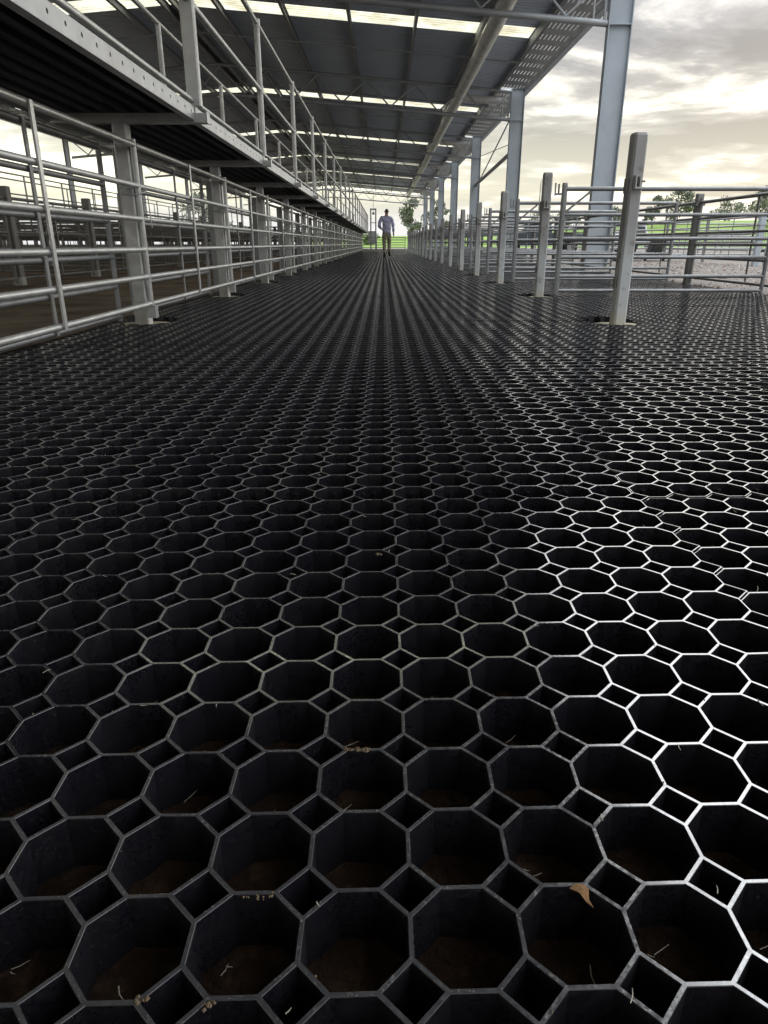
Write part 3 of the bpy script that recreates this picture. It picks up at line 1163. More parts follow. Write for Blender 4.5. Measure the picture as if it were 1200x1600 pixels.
    for xa in (COLX - 0.232, 2 * RIDGE - COLX + 0.232):
        ch.tube((xa, 0, roof_z(xa) - TD), (RIDGE, 0, roof_z(RIDGE) - TD), 0.055, 10)
    top = ch.mesh('top_chord', M_TRUSS)
    xe0 = COLX - 0.30
    endp = MB().tube((xe0, 0, roof_z(xe0) - BD), (xe0, 0, roof_z(xe0) - TD), 0.03, 8).tube((xe0 - 0.22, 0, roof_z(xe0) - BD), (xe0 - 0.22, 0, roof_z(xe0) - TD), 0.022, 8).mesh('end_post', M_TRUSS)
    for y in col_y:
        tr = link('truss', bot, t, (0, y, 0))
        link('top_chord', top, tr)
        if rich:
            link('end_post', endp, tr)
        for si, sgn in ((0, 1), (1, -1)):
            for q in range(npan * 2):
                xx = (COLX - 0.232 - segx * 0.5 * q) if si == 0 else (2 * RIDGE - COLX + 0.232 + segx * 0.5 * q)
                link('web_member', webs[(si, q % 2)], tr, (xx, 0, roof_z(xx)))
    # bridging bars across each bay
    bb = MB()
    for xa in (EAVE_R - 0.9, 2 * RIDGE - EAVE_R + 0.9):
        bb.obox((xa, 0, roof_z(xa) - 0.225), (RIDGE, 0, roof_z(RIDGE) - 0.225), 0.04, 0.04)
    bbm = bb.mesh('bridging_bar', M_PURLIN)
    for y in col_y[:-1]:
        link('bridging_bar', bbm, t, (0, y + 7.6, 0))
        link('bridging_bar', bbm, t, (0, y + 3.2, 0))
    # gutters along both eaves
    for x, s in ((EAVE_R, 1), (EAVE_L, -1)):
        z = roof_z(x)
        y_lo = OPEN_Y if (rich and x > 3) else col_y[0] - 1.2
        mb = MB().box((0.0, y_lo, z - 0.19), (s * 0.16, y_hi, z - 0.185)).box((s * 0.155, y_lo, z - 0.185), (s * 0.16, y_hi, z + 0.01)).box((0, y_lo, z - 0.185), (s * 0.004, y_hi, z - 0.02))
        if s < 0:
            mb.f = [tuple(reversed(f)) for f in mb.f]
        link('gutter', mb.mesh('gutter', M_STEEL), t, (x, 0, 0))
    if rich:
        # slotted tray under the right eave: rows of long slots, about a metre apart
        tray = MB()
        xa, xb = 3.99, 4.84
        zt = lambda x: roof_z(x) - 0.215
        L = BAY - 0.5
        nrow = 11
        pitch = L / nrow

        def plate(xp, xq, ya, yb):
            vs = [(xp, ya, zt(xp)), (xq, ya, zt(xq)), (xq, yb, zt(xq)), (xp, yb, zt(xp))]
            tray.add(vs + [(x, y, z + 0.012) for x, y, z in vs], [(0, 3, 2, 1), (4, 5, 6, 7), (0, 1, 5, 4), (1, 2, 6, 5), (2, 3, 7, 6), (3, 0, 4, 7)])
        for r in range(nrow):
            ya = r * pitch
            plate(xa, xb, ya, ya + pitch * 0.50)
            nsl = 8
            step = (xb - xa) / nsl
            for q in range(nsl + 1):
                c = xa + step * q
                plate(max(xa, c - step * 0.41), min(xb, c + step * 0.41), ya + pitch * 0.50, ya + pitch)
        trm = tray.mesh('slotted_tray', M_PURLIN)
        for y in col_y[3:-1]:
            link('slotted_tray', trm, t, (0, y + 0.25, 0))
        # wind bracing between the second and third columns in view
        y2, y3 = col_y[4], col_y[5]
        br = MB().tube((COLX - 0.02, y3 - 0.1, 3.25), (COLX - 0.02, y2 + 0.1, 3.25 + 0.35), 0.075, 10)
        link('strut', br.mesh('strut', M_TRUSS), t)
        link('brace_rod', MB().tube((COLX + 0.06, y3 - 0.1, 3.2), (COLX + 0.06, y2 + 0.1, 5.1), 0.028, 8).mesh('brace_rod', M_TRUSS), t)
        link('brace_rod', MB().tube((COLX + 0.12, y2 + 0.1, 3.9), (COLX + 0.12, y3 - 0.1, 4.55), 0.014, 6).mesh('brace_rod', M_TRUSS), t)
    return t


shed('shed', 'long open steel shed whose ribbed roof with pale skylight strips covers the alley', 0.0, COL_Y)
far_shed = shed('shed', 'second open shed, seen low through the gates across the pens at far left', -34.6, COL_Y[1:8], 5.05, False)
far_shed.scale = (0.42, 1, 1)

# stormwater pipe slung below the roof
PXX = 2.62
tp = thing('drain_pipe', 'fat pale stormwater pipe slung lengthwise below the shed roof', 'pipe', (PXX, 0, 0), 0)
zp = roof_z(PXX) - 0.46
sec = MB().tube((0, 0.0, zp), (0, BAY - 0.012, zp), 0.185, 24).mesh('pipe_section', M_PIPE)
ringm = MB().tube((0, -0.05, zp), (0, 0.05, zp), 0.20, 24).mesh('coupling', M_PIPE)
brn = MB().tube((0.19, 0.55, zp - 0.06), (COLX - 0.30 - PXX, 0.55, zp - 0.14), 0.125, 16).mesh('branch_pipe', M_PIPE)
hang = MB().obox((-0.10, 2.8, zp + 0.17), (-0.16, 2.8, zp + 0.42), 0.03, 0.006, (0, 1, 0)).obox((-0.10, 8.4, zp + 0.17), (-0.16, 8.4, zp + 0.42), 0.03, 0.006, (0, 1, 0)).mesh('hanger', M_TRUSS)
for y in COL_Y[:-1]:
    link('pipe_section', sec, tp, (0, y, 0))
    link('coupling', ringm, tp, (0, y, 0))
    link('hanger', hang, tp, (0, y, 0))
for y in COL_Y[1:-1]:
    link('branch_pipe', brn, tp, (0, y, 0))

# ------------------------------------------------------------------ end of the alley
EY = 54.6
eg = gate_parts(3.1, [0.95, 0.78, 0.6, 0.44, 0.28, 0.1], 0.024, 0.022, 0.98, 0.02, (0.33, 0.66), 8)
gate_thing('end_gate', eg, M_STEEL, 'wide pale gate closing the far end of the alley beyond the walking man', 'gate', (-1.55, EY, 0), 0, None)
tw = thing('loading_tower', 'narrow pale loading tower with a ladder frame beyond the end of the walkway', 'tower', (-1.0, 70.0, 0))
link('platform_box', MB().box((-0.45, -0.5, 0.55), (0.30, 0.5, 1.62)).mesh('platform_box', M_WHITE), tw)
for x in (-0.22, 0.24):
    link('leg', MB().box((x - 0.06, -0.56, 0), (x + 0.06, -0.502, 3.55)).mesh('leg', M_STEEL), tw)
link('top_bar', MB().box((-0.16, -0.55, 3.42), (0.18, -0.505, 3.54)).mesh('top_bar', M_STEEL), tw)
link('crossbar', MB().box((-0.16, -0.55, 2.3), (0.18, -0.505, 2.36)).mesh('crossbar', M_STEEL), tw)
link('pulley', MB().tube((0.02, -0.55, 3.12), (0.02, -0.46, 3.12), 0.12, 12).mesh('pulley', M_STEEL), tw)
link('cable', MB().tube((0.02, -0.50, 3.24), (0.02, -0.50, 5.0), 0.02, 6).mesh('cable', M_TRUSS), tw)


# ------------------------------------------------------------------ distant ground, bank, trees
def sstep(a, b, x):
    t = max(0.0, min(1.0, (x - a) / (b - a)))
    return t * t * (3 - 2 * t)


mb = MB()
NX, NY = 130, 26
vs = []
for j in range(NY + 1):
    for i in range(NX + 1):
        x = -14 + 330 * i / NX
        y = 96 + 150 * j / NY
        top = 1.75 + 2.7 * sstep(14, 58, x) + 0.5 * noise.noise(Vector((x * 0.03, 0.2, 0)))
        z = 0.02 + top * sstep(0.0, 1.0, (y - 98) / 40.0) + 0.22 * noise.noise(Vector((x * 0.12, y * 0.12, 3))) * sstep(0, 1, (y - 98) / 14)
        if i in (0, NX) or j == 0:
            z = -0.4
        vs.append((x, y, z))
mb.add(vs, [(j * (NX + 1) + i, j * (NX + 1) + i + 1, (j + 1) * (NX + 1) + i + 1, (j + 1) * (NX + 1) + i) for j in range(NY) for i in range(NX)], True)
bank = struct(link('hill', mb.mesh('hill', M_GRASS)))


def bank_z(x):
    return 1.75 + 2.7 * sstep(14, 58, x)


def tree(label, loc, h, rad, seed, leaves=1500, leaf=0.24, trunk_frac=0.28, mat=None, cat='tree', name='gum_tree', group=None, narrow=1.0):
    rn = random.Random(seed)
    t = thing(name, label, cat, loc, 0, group)
    mb = MB()
    top = Vector((rn.uniform(-0.05, 0.05) * h, rn.uniform(-0.05, 0.05) * h, h * 0.86))
    mid = Vector((rn.uniform(-0.03, 0.03) * h, rn.uniform(-0.03, 0.03) * h, h * 0.45))
    r0 = 0.022 * h
    mb.tube((0, 0, -0.5), mid, r0, 8, r0 * 0.65).tube(mid, top, r0 * 0.65, 8, r0 * 0.12)
    clumps = []
    nl = 9
    for i in range(nl):
        f = trunk_frac + (0.98 - trunk_frac) * (i + rn.random() * 0.7) / nl
        base = mid * (f / 0.5) if f < 0.5 else mid.lerp(top, min(1, (f - 0.5) / 0.42))
        base.z = f * h * 0.9
        a = rn.uniform(0, 2 * PI)
        prof = math.sin(PI * min(1, max(0.08, (f - trunk_frac + 0.12) / (1.12 - trunk_frac)))) ** 0.7
        ln = rad * prof * rn.uniform(0.55, 1.0)
        tip = base + Vector((math.cos(a) * ln, math.sin(a) * ln, rn.uniform(0.05, 0.22) * h * 0.5))
        mb.tube(base - Vector((0, 0, 0.03 * h)), tip, r0 * 0.3, 5, r0 * 0.07, False)
        for q in range(3):
            c = base.lerp(tip, rn.uniform(0.45, 1.1)) + Vector((rn.gauss(0, 1), rn.gauss(0, 1), rn.gauss(0, 0.8))) * rad * 0.16
            clumps.append((c, rad * rn.uniform(0.20, 0.36)))
    clumps.append((top + Vector((0, 0, h * 0.06)), rad * 0.25))
    link('trunk', mb.mesh('trunk', M_BARK), t)
    cr = MB()
    for i in range(leaves):
        c, cr_ = rn.choice(clumps)
        while True:
            p = Vector((rn.uniform(-1, 1), rn.uniform(-1, 1), rn.uniform(-1, 1)))
            if p.length < 1:
                break
        p = c + Vector((p.x, p.y, p.z * 0.75)) * cr_
        s = leaf * rn.uniform(0.5, 1.2)
        u = Vector((rn.gauss(0, 1), rn.gauss(0, 1), rn.gauss(0, 1))).normalized()
        w = u.cross(Vector((rn.gauss(0, 1), rn.gauss(0, 1), rn.gauss(0, 1)))).normalized()
        cr.add([tuple(p - u * s), tuple(p + w * s * 0.45), tuple(p + u * s), tuple(p - w * s * 0.45)], [(0, 1, 2, 3)])
    link('crown', cr.mesh('crown', mat or M_LEAF), t)
    return t


def px_to_x(px, d):
    return (px - 599) / 1085.0 * (d * 0.9329)


g_t = 'gum trees beyond the yards'
for (px, d, h, rad, lab, n) in [
    (642, 126, 6.2, 2.6, 'slender gum tree just right of the walking man, beyond the alley end', 2000),
    (687, 120, 6.0, 2.4, 'gum tree half hidden behind the far shed columns', 1600),
    (1014, 128, 4.6, 2.0, 'small gum tree left of the bushier one, beyond the green bank at right', 1500),
    (1052, 132, 5.2, 3.4, 'bushy gum tree behind the dark fence post at right, on the green bank', 2200),
    (1196, 124, 5.6, 3.4, 'broad gum tree at the right edge of the photo, above the rails', 2600),
    (315, 118, 8.0, 4.2, 'gum tree seen through the second left gate, beyond the pens', 2200),
    (882, 130, 3.2, 2.6, 'low round tree left of the big column, beyond the bank', 1200),
    (958, 130, 3.0, 2.4, 'low round tree between the big column and the nearest right post', 1200),
    (1130, 140, 2.6, 4.0, 'low spreading scrub tree right of the dark fence post on the bank', 1500),
    (840, 128, 3.4, 2.4, 'low tree behind the lamp post beyond the right pens', 1200),
]:
    x = px_to_x(px, d)
    tree(lab, (x, d, bank_z(x) * sstep(0, 1, (d - 98) / 40.0) if x > -12 else 0.0), h, rad, int(px), n, 0.26, 0.18, M_LEAF, 'tree', 'gum_tree', g_t)
for i, (px, d, h, lab) in enumerate([(664, 110, 1.9, 'yellow green bush right of the walking man beyond the end gate'), (578, 112, 1.6, 'bush left of the walking man behind the loading tower')]):
    x = px_to_x(px, d)
    tree(lab, (x, d, bank_z(x) * sstep(0, 1, (d - 98) / 40.0) - 0.1), h, 1.8, 40 + i, 700, 0.22, 0.05, M_BUSH, 'bush', 'bush', 'bushes beyond the alley end')

# lamp post
xl = px_to_x(836, 95)
lp = thing('lamp_post', 'thin grey lamp post with a small hooked head, beyond the right pens', 'lamp post', (xl, 95, 0))
link('pole', MB().tube((0, 0, 0), (0.1, 0, 7.6), 0.10, 8, 0.055).mesh('pole', M_GALV_OLD), lp)
link('arm', MB().path([(0.1, 0, 7.6), (0.22, 0, 7.9), (0.6, 0, 8.0)], 0.04, 6).mesh('arm', M_GALV_OLD), lp)
link('lamp_head', MB().box((0.5, -0.12, 7.9), (1.05, 0.12, 8.0)).mesh('lamp_head', M_GALV_OLD), lp)

# ------------------------------------------------------------------ open yards on the right
yard = gate_parts(2.9, [1.15, 0.95, 0.76, 0.57, 0.38, 0.18], 0.026, 0.023, 1.18, 0.02, (0.5,), 8)
yard_me = joined(yard, 'yard_panel', M_GALV_SHADE)
g_y = 'pale blue yard panels on the gravel at right'
cnt = 0
y0p = None
for row, (yy, xs) in enumerate([(19.2, [10.4 + 3 * i for i in range(3)]), (25.5, [6.9 + 3 * i for i in range(2)]), (49.0, [7.0 + 3 * i for i in range(13)])]):
    for i, x in enumerate(xs):
        lab = f'{ORD[i]} from left in the {ORD[row]} cross row of pale yard rails'
        if y0p is None:
            y0p = gate_thing('yard_fence', yard, M_GALV_SHADE, lab, 'fence panel', (x, yy, 0), 0, g_y)
        elif row < 2:
            dup(y0p, (x, yy, 0), 0, lab, g_y)
        else:
            tag(link('yard_fence', yard_me, None, (x, yy, 0)), lab, 'fence panel', g_y)
g_yp = 'yard posts on the gravel at right'
q0 = None
for i, (x, y, lab) in enumerate([(9.25, 18.4, 'stout yard post between the outer fence and the right edge of the photo'), (9.9, 19.1, 'slim pale yard post right behind the stout one'),
                                 (13.4, 19.2, 'yard post holding the nearest row of pale panels at far right'), (10.2, 24.45, 'yard post in the second row of pale panels, left one'),
                                 (16.2, 24.45, 'yard post in the second row of pale panels, right one'), (6.6, 22.0, 'dark yard post beside the second shed column')]):
    if q0 is None:
        q0 = thing('yard_post', lab, 'post', (x, y, 0), 0, g_yp)
        link('shaft', bevel_post(0.14, 0.14, -0.05, 1.22, 0.012, 0.012).mesh('shaft', M_STEEL), q0)
        link('clamp', MB().box((-0.085, -0.085, 0.95), (0.085, 0.085, 0.99)).mesh('clamp', M_STEEL), q0)
    else:
        dup(q0, (x, y, 0), 0, lab, g_yp)
g_yl = 'lengthwise yard panels on the gravel at right'
k = 0
for x, y_s, n in ((9.25, 18.5, 6), (18.6, 38.0, 4)):
    for i in range(n):
        lab = f'{ORD[i]} length of the {"left" if k == 0 else "right"} lengthwise pale yard fence on gravel'
        dup(y0p, (x, y_s + 3.0 * i, 0), PI / 2, lab, g_yl)
    k += 1

# stack of black hurdles leaning on the yard rails
hs = thing('hurdle_stack', 'black slatted hurdles leaning together on the gravel beside the big column', 'hurdles', (7.35, 23.6, 0))
hme = MB().obox((0, 0, 0.02), (0.17, 0, 0.52), 0.30, 0.035, (1, 0, 0)).mesh('hurdle', M_BLACK)
for i in range(5):
    link('hurdle', hme, hs, (0.125 * i, 0, 0.0))
for i in range(4):
    link('hurdle', hme, hs, (1.15 + 0.125 * i, 0.4, 0.12))
link('base_rail', MB().box((-0.05, -0.05, 0.0), (1.8, 0.0, 0.02)).box((1.1, 0.35, 0.10), (1.75, 0.45, 0.12)).box((1.1, 0.35, 0.0), (1.16, 0.45, 0.10)).box((1.69, 0.35, 0.0), (1.75, 0.45, 0.10)).mesh('base_rail', M_BLACK), hs)


def wheel(parent, x, y, z, r, w):
    m_ = MB().tube((x - w / 2, y, z), (x + w / 2, y, z), r, 18)
    wh = link('wheel', m_.mesh('wheel', M_TYRE), parent)
    link('rim', MB().tube((x - w / 2 - 0.01, y, z), (x + w / 2 + 0.01, y, z), r * 0.58, 14).mesh('rim', M_GALV_OLD), wh)


def ute(label, loc, rz, paint):
    """pickup, length along local Y, front towards +Y"""
    t = thing('parked_ute', label, 'ute', loc, rz, None)
    prof = [(-2.5, 0.45), (-2.5, 1.0), (-0.55, 1.02), (-0.40, 1.05), (1.25, 1.08), (2.35, 0.98), (2.5, 0.75), (2.5, 0.42)]
    mb = MB()
    n = len(prof)
    vs = [(-0.88, y, z) for y, z in prof] + [(0.88, y, z) for y, z in prof]
    mb.add(vs, [tuple(range(n)), tuple(range(2 * n - 1, n - 1, -1))] + [(i, n + i, n + (i + 1) % n, (i + 1) % n) for i in range(n)])
    link('body', mb.mesh('body', paint), t)
    cab = [(-0.52, 1.03), (-0.35, 1.72), (0.55, 1.74), (1.28, 1.09)]
    mb = MB()
    n = len(cab)
    vs = [(-0.80 if z < 1.3 else -0.68, y, z) for y, z in cab] + [(0.80 if z < 1.3 else 0.68, y, z) for y, z in cab]
    mb.add(vs, [tuple(range(n)), tuple(range(2 * n - 1, n - 1, -1))] + [(i, n + i, n + (i + 1) % n, (i + 1) % n) for i in range(n)])
    link('cabin', mb.mesh('cabin', paint), t)
    for s in (-1, 1):
        g = MB()
        g.add([(s * 0.802, -0.36, 1.14), (s * 0.802, 1.02, 1.14), (s * 0.715, 0.48, 1.64), (s * 0.715, -0.28, 1.64)], [(0, 1, 2, 3)])
        link('window', g.mesh('window', M_GLASS), t)
        link('headlight', MB().box((s * 0.62 - 0.16, 2.42, 0.72), (s * 0.62 + 0.16, 2.52, 0.86)).mesh('headlight', M_WHITE), t)
        for y in (-1.55, 1.55):
            wheel(t, s * 0.80, y, 0.36, 0.36, 0.24)
    link('windscreen', MB().add([(-0.70, 1.24, 1.155), (0.70, 1.24, 1.155), (0.62, 0.64, 1.69), (-0.62, 0.64, 1.69)], [(0, 1, 2, 3)]).mesh('windscreen', M_GLASS), t)
    link('rear_window', MB().add([(-0.66, -0.49, 1.18), (0.66, -0.49, 1.18), (0.60, -0.38, 1.62), (-0.60, -0.38, 1.62)], [(0, 1, 2, 3)]).mesh('rear_window', M_GLASS), t)
    link('tray_rail', MB().box((-0.90, -2.5, 1.02), (-0.84, -0.6, 1.10)).box((0.84, -2.5, 1.02), (0.90, -0.6, 1.10)).mesh('tray_rail', M_BLACK), t)
    return t


ute('dark ute parked on the gravel, glimpsed between posts behind the right pens', (8.9, 42.0, 0), R(80), M_CARDARK)
ute('white ute parked far off on the gravel behind the pale yard panels', (17.5, 52.0, 0), R(97), M_WHITE)

tr = thing('trailer', 'dark low trailer with a drawbar at the right edge beyond the yard rails', 'trailer', (13.6, 21.5, 0), R(70))
link('deck', MB().box((-0.8, -1.2, 0.48), (0.8, 1.2, 0.56)).mesh('deck', M_BLACK), tr)
link('drawbar', MB().obox((0, 1.2, 0.5), (0, 2.5, 0.30), 0.09, 0.08).mesh('drawbar', M_BLACK), tr)
link('mudguard', MB().box((-1.02, -0.5, 0.72), (-0.8, 0.5, 0.76)).box((0.8, -0.5, 0.72), (1.02, 0.5, 0.76)).mesh('mudguard', M_BLACK), tr)
for s in (-1, 1):
    wheel(tr, s * 0.92, 0.0, 0.33, 0.33, 0.2)


# ------------------------------------------------------------------ the walking man
def skin_mesh(name, nodes, edges, mat, parent, subdiv=2, root=0, sx=None):
    """skin surface grown over joints; nodes = [(pos, rx, ry)]"""
    me = bpy.data.meshes.new(name)
    me.from_pydata([n[0] for n in nodes], edges, [])
    o = bpy.data.objects.new(name, me)
    C.objects.link(o)
    md = o.modifiers.new('skin', 'SKIN')
    md.use_smooth_shade = True
    sk = me.skin_vertices[0].data
    for i, n in enumerate(nodes):
        sk[i].radius = (n[1], n[2] if len(n) > 2 else n[1])
        sk[i].use_root = (i == root)
    sb = o.modifiers.new('sub', 'SUBSURF')
    sb.levels = subdiv
    sb.render_levels = subdiv
    dg = bpy.context.evaluated_depsgraph_get()
    new = bpy.data.meshes.new_from_object(o.evaluated_get(dg))
    o.modifiers.clear()
    o.data = new
    bpy.data.meshes.remove(me)
    new.name = name
    new.materials.clear()
    new.materials.append(mat)
    for p in new.polygons:
        p.use_smooth = True
    if parent:
        o.parent = parent
    return o


man = thing('person', 'person in a pale blue shirt, khaki trousers and dark boots walking away down the alley', 'person', (0.10, 28.7, 0), 0)
# local frame: +Y is the walking direction, -X his left
hipL, hipR = (-0.095, 0.0, 0.93), (0.095, 0.0, 0.93)
kneeL, ankL, toeL = (-0.085, 0.02, 0.50), (-0.075, -0.08, 0.09), (-0.10, 0.12, 0.04)
kneeR, ankR, toeR = (0.10, 0.20, 0.52), (0.105, 0.16, 0.13), (0.15, 0.36, 0.09)
shL, shR = (-0.185, 0.015, 1.44), (0.19, -0.015, 1.415)
elL, wrL = (-0.295, -0.07, 1.17), (-0.20, 0.16, 1.05)
elR, wrR = (0.25, -0.02, 1.14), (0.265, 0.05, 0.885)
nodes = [((0, 0, 0.98), 0.135, 0.10), ((0, 0.0, 1.15), 0.13, 0.095), ((0, -0.01, 1.32), 0.15, 0.105), ((0, -0.005, 1.44), 0.10, 0.08),
         ((0, 0.005, 1.52), 0.052, 0.055), ((0, 0.03, 1.60), 0.068, 0.082), ((0, 0.03, 1.69), 0.076, 0.094), ((0, 0.02, 1.755), 0.052, 0.066),
         (hipL, 0.088), (kneeL, 0.060), (ankL, 0.042), (toeL, 0.035),
         (hipR, 0.088), (kneeR, 0.060), (ankR, 0.042), (toeR, 0.035),
         (shL, 0.065), (elL, 0.044), (wrL, 0.030), ((-0.155, 0.225, 1.035), 0.036, 0.018),
         (shR, 0.065), (elR, 0.044), (wrR, 0.030), ((0.27, 0.075, 0.80), 0.022, 0.038)]
edges = [(0, 1), (1, 2), (2, 3), (3, 4), (4, 5), (5, 6), (6, 7), (0, 8), (8, 9), (9, 10), (10, 11), (0, 12), (12, 13), (13, 14), (14, 15),
         (3, 16), (16, 17), (17, 18), (18, 19), (3, 20), (20, 21), (21, 22), (22, 23)]
# fingers of both hands
for base, dirs in ((19, (Vector((0.05, 0.06, -0.01)), Vector((0, 0, -1)))), (23, (Vector((0.0, 0.012, -0.045)), Vector((0, 1, 0))))):
    bp_ = Vector(nodes[base][0])
    fd, side = dirs
    for q, (off, ln) in enumerate(((-0.027, 0.9), (-0.009, 1.1), (0.009, 1.05), (0.026, 0.85))):
        p0 = bp_ + side * off + fd.normalized() * 0.03
        p1 = p0 + fd * 0.55 * ln + Vector((-0.004, 0.006, 0))
        p2 = p1 + fd * 0.40 * ln + (Vector((-0.010, 0.010, 0)) if base == 23 else Vector((0.006, -0.008, -0.012)))
        i0 = len(nodes)
        nodes += [(tuple(p0), 0.0095), (tuple(p1), 0.0085), (tuple(p2), 0.007)]
        edges += [(base, i0), (i0, i0 + 1), (i0 + 1, i0 + 2)]
    p0 = bp_ + side * 0.034 - fd.normalized() * 0.02
    p1 = p0 + side * 0.02 + fd * 0.45
    i0 = len(nodes)
    nodes += [(tuple(p0), 0.011), (tuple(p1), 0.009)]
    edges += [(base, i0), (i0, i0 + 1)]
body = skin_mesh('body', nodes, edges, M_SKIN, man)
# ears, nose, hair
fm = MB()
for s in (-1, 1):
    fm.tube((s * 0.066, 0.020, 1.655), (s * 0.082, 0.010, 1.662), 0.016, 8, 0.021)
link('ear', fm.mesh('ear', M_SKIN), man)
skin_mesh('nose', [((0, 0.115, 1.68), 0.012), ((0, 0.140, 1.645), 0.016), ((0, 0.118, 1.635), 0.014)], [(0, 1), (1, 2)], M_SKIN, man, 1)
skin_mesh('hair', [((0, -0.018, 1.600), 0.046, 0.040), ((0, -0.006, 1.655), 0.066, 0.066), ((0, 0.012, 1.71), 0.075, 0.088), ((0, 0.020, 1.752), 0.050, 0.064)], [(0, 1), (1, 2), (2, 3)], M_HAIR, man, 2)
for s in (-1, 1):
    link('eye', MB().tube((s * 0.031, 0.112, 1.69), (s * 0.031, 0.124, 1.69), 0.012, 8).mesh('eye', M_WHITE), man)
# shirt with folds, trousers, boots
shn = [((0, 0, 0.86), 0.180, 0.128), ((0, 0.0, 1.02), 0.178, 0.134), ((0.004, -0.005, 1.17), 0.180, 0.132), ((0.004, -0.012, 1.32), 0.186, 0.132), ((0, -0.008, 1.43), 0.125, 0.095), ((0, 0.002, 1.49), 0.066, 0.066),
       (shL, 0.085), ((-0.262, -0.03, 1.29), 0.074), (elL, 0.066), ((-0.215, 0.13, 1.065), 0.046),
       (shR, 0.085), ((0.225, -0.02, 1.28), 0.072), (elR, 0.062), ((0.262, 0.038, 0.92), 0.044)]
she = [(0, 1), (1, 2), (2, 3), (3, 4), (4, 5), (4, 6), (6, 7), (7, 8), (8, 9), (4, 10), (10, 11), (11, 12), (12, 13)]
shirt = skin_mesh('shirt', shn, she, M_SHIRT, man, 3)
for v in shirt.data.vertices:
    p = v.co
    w = math.sin(p.z * 34 + p.x * 16 + 2.2 * noise.noise(Vector((p.x * 6, p.y * 6, p.z * 6)))) * 0.008 + 0.010 * noise.noise(p * 11)
    nrm = Vector((p.x, p.y, 0))
    if nrm.length > 1e-4:
        v.co += nrm.normalized() * w
trn = [((0, 0, 1.06), 0.140, 0.104), ((0, -0.005, 0.88), 0.150, 0.118), ((-0.092, 0.0, 0.80), 0.102, 0.108), (kneeL, 0.080), ((-0.078, -0.055, 0.20), 0.064),
       ((0.095, 0.035, 0.80), 0.100, 0.106), (kneeR, 0.078), ((0.104, 0.168, 0.24), 0.062)]
tre = [(0, 1), (1, 2), (2, 3), (3, 4), (1, 5), (5, 6), (6, 7)]
trousers = skin_mesh('trousers', trn, tre, M_TROUSER, man, 3)
for v in trousers.data.vertices:
    p = v.co
    c = -0.085 if p.x < 0 else 0.1
    nrm = Vector((p.x - c, p.y, 0))
    if p.z < 0.85 and nrm.length > 1e-4:
        v.co += nrm.normalized() * (0.007 * math.sin(p.z * 46 + p.x * 20) + 0.008 * noise.noise(p * 13))
for (an, to, kx) in ((ankL, toeL, kneeL), (ankR, toeR, kneeR)):
    an = Vector(an); to = Vector(to)
    up = an.lerp(Vector(kx), 0.36)
    heel = an + Vector((0, -0.045, -0.035))
    skin_mesh('boot', [(tuple(up), 0.056), (tuple(an), 0.052), (tuple(heel + Vector((0, 0.02, -0.005))), 0.05, 0.042), (tuple(an.lerp(to, 0.6) + Vector((0, 0, -0.01))), 0.05, 0.04), (tuple(to + Vector((0, 0.02, 0.0))), 0.042, 0.032)],
              [(0, 1), (1, 2), (1, 3), (3, 4)], M_BOOT, man, 2, 1)

# ------------------------------------------------------------------ litter and glint slivers on the mats
rn = random.Random(21)
st = MB()


def sliver(mb, p, a, ln, w, tilt=0.0, bend=0.3):
    d = Vector((math.cos(a) * math.cos(tilt), math.sin(a) * math.cos(tilt), math.sin(tilt)))
    s = Vector((-math.sin(a), math.cos(a), 0)) * w
    p = Vector(p)
    q = p + d * ln * 0.5
    r = q + (d + Vector((-math.sin(a), math.cos(a), 0)) * bend).normalized() * ln * 0.5
    up = Vector((0, 0, w))
    vs = [p - s, p + s, q - s, q + s, r - s * 0.4, r + s * 0.4]
    mb.add([tuple(v) for v in vs] + [tuple(v + up) for v in vs], [(0, 1, 3, 2), (2, 3, 5, 4), (6, 8, 9, 7), (8, 10, 11, 9), (0, 2, 8, 6), (2, 4, 10, 8), (1, 7, 9, 3), (3, 9, 11, 5)])


def cell_centre(i, j):
    x = PX0 + (i + 0.5) * S
    y = PY0 + (j + 0.5) * S + SHEAR * x
    return x, y


for j in range(12, 30):
    for i in range(8, 40):
        x, y = cell_centre(i, j)
        if j < 22 and i < 26 and rn.random() < 0.55:
            # pale slivers standing in for glints on the moulded cell floor
            sliver(st, (x - 0.020 + rn.uniform(-0.012, 0.012), y + 0.010 + rn.uniform(-0.014, 0.010), -0.045), R(rn.uniform(5, 55)), rn.uniform(0.006, 0.019), 0.0003, R(12), rn.uniform(0.0, 0.5))
            if rn.random() < 0.5:
                sliver(st, (x - 0.022, y + 0.012, -0.045), R(rn.uniform(-40, 0)), 0.006, 0.0003, R(5))
        elif rn.random() < 0.12:
            sliver(st, (x + rn.uniform(-0.03, 0.02), y + rn.uniform(-0.02, 0.02), -0.053), rn.uniform(0, 6.3), rn.uniform(0.01, 0.03), 0.0005, R(rn.uniform(0, 25)))
for k_ in range(260):
    # short stalks lying across the top of the grid
    i, j = rn.randrange(6, 44), rn.randrange(13, 44)
    x, y = cell_centre(i, j)
    ex = rn.choice(((0, H_), (-A - 0.012, H_ - 0.008), (A + 0.012, H_ - 0.008)))
    sliver(st, (x + ex[0] + rn.uniform(-0.01, 0.01), y + ex[1] - 0.004, 0.0008), rn.uniform(0, 6.3), rn.uniform(0.005, 0.018), 0.0004, R(rn.uniform(-2, 14)))
so = link('straw_and_glints', st.mesh('straw_and_glints', M_STRAW_GLINT))
so['kind'] = 'stuff'
so['label'] = 'loose stalks in and on the near mats, with pale slivers standing in for glints low in the cells'

mu = MB()


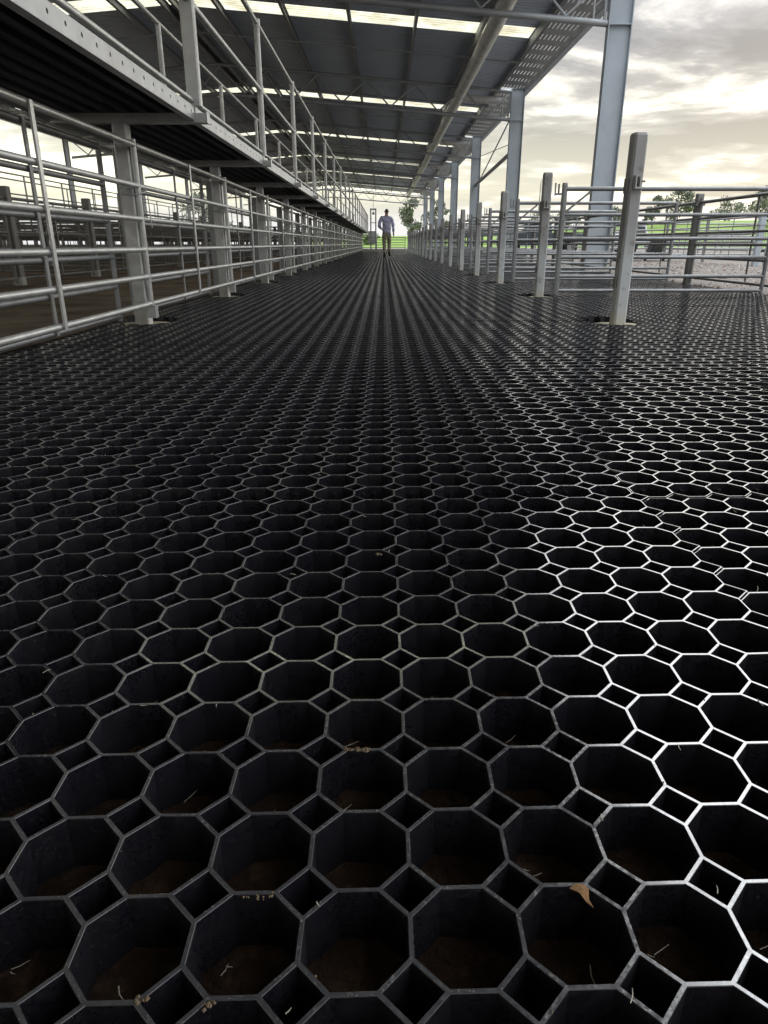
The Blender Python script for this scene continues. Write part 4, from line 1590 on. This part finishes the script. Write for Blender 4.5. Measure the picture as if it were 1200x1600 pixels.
def crumb(mb, p, r, rn):
    p = Vector(p)
    vs = []
    for d in ((1, 0, 0), (-1, 0, 0), (0, 1, 0), (0, -1, 0), (0, 0, 1), (0, 0, -1)):
        vs.append(tuple(p + Vector(d) * r * rn.uniform(0.6, 1.2)))
    mb.add(vs, [(0, 2, 4), (2, 1, 4), (1, 3, 4), (3, 0, 4), (2, 0, 5), (1, 2, 5), (3, 1, 5), (0, 3, 5)])


for k_ in range(900):
    i, j = rn.randrange(6, 46), rn.randrange(13, 34)
    x, y = cell_centre(i, j)
    s_ = rn.randrange(8)
    p0, p1 = OCT[s_], OCT[(s_ + 1) % 8]
    f = rn.random()
    crumb(mu, (x + p0[0] * (1 - f) + p1[0] * f + rn.gauss(0, 0.0012), y + p0[1] * (1 - f) + p1[1] * f + rn.gauss(0, 0.0012), 0.0006), rn.choice((0.0006, 0.0008, 0.0011, 0.0016)), rn)
mo = link('mud_crumbs', mu.mesh('mud_crumbs', M_MUD))
mo['kind'] = 'stuff'
mo['label'] = 'dried crumbs of dung and mud along the rims of the near cells'


def ground_at(px, py):
    """point on the mat plane under a pixel of the 1200 x 1600 photograph"""
    u = (px - 600) / 1085.0
    v = (py - 800) / 1085.0
    th = R(21.12)
    d = Vector((u, math.cos(th) - v * math.sin(th), -math.sin(th) - v * math.cos(th)))
    k_ = CAM_H / -d.z
    return Vector((d.x * k_, d.y * k_, 0))


# clods and a dry leaf on the near rims
g_c = 'dried clods on the near rims'
for (px, py, r, n, lab) in [(558, 1172, 0.0035, 60, 'pale dried clod smeared along a cell rim left of centre'), (325, 1570, 0.0042, 10, 'small brown clod on a rim at the bottom, right of the other'),
                            (222, 1564, 0.0045, 8, 'small brown clod stuck upright on a rim at the bottom left'), (400, 1403, 0.0025, 14, 'thin dry smear of mud on a rim left of centre'),
                            (592, 867, 0.005, 5, 'little dry clod on a rim in the middle distance')]:
    p = ground_at(px, py)
    cb = MB()
    for k_ in range(n):
        spread = 0.014 if n > 10 else 0.005
        crumb(cb, (rn.uniform(-spread, spread), rn.gauss(0, 0.0016), rn.uniform(0.0, 0.0015)), r * rn.uniform(0.2, 0.7), rn)
    tag(link('mud_clod', cb.mesh('mud_clod', M_MUD), None, p), lab, 'clod', g_c)
p = ground_at(905, 1392)
lf = MB()
pl = [tuple(0.62 * c_ for c_ in q_) for q_ in [(-0.014, 0.002, 0.004), (-0.004, 0.006, 0.007), (0.008, 0.0035, 0.006), (0.012, -0.003, 0.004), (0.009, -0.013, -0.003), (0.013, -0.021, -0.010), (0.004, -0.015, -0.004), (-0.003, -0.006, 0.004)]]
lf.add(pl + [(x, y, z + 0.0007) for x, y, z in pl] + [(0.0019, -0.0019, 0.0042)], [])
n = len(pl)
for i in range(n):
    j = (i + 1) % n
    lf.f.append((n + i, n + j, 2 * n)); lf.s.append(False); lf.mi.append(0)
    lf.f.append((j, i, n + i)); lf.s.append(False); lf.mi.append(0)
    lf.f.append((j, n + i, n + j)); lf.s.append(False); lf.mi.append(0)
tag(link('dry_leaf', lf.mesh('dry_leaf', M_DRYLEAF), None, p, (0, 0, R(8))), 'curled orange brown dry leaf caught on a near cell rim at right', 'leaf')
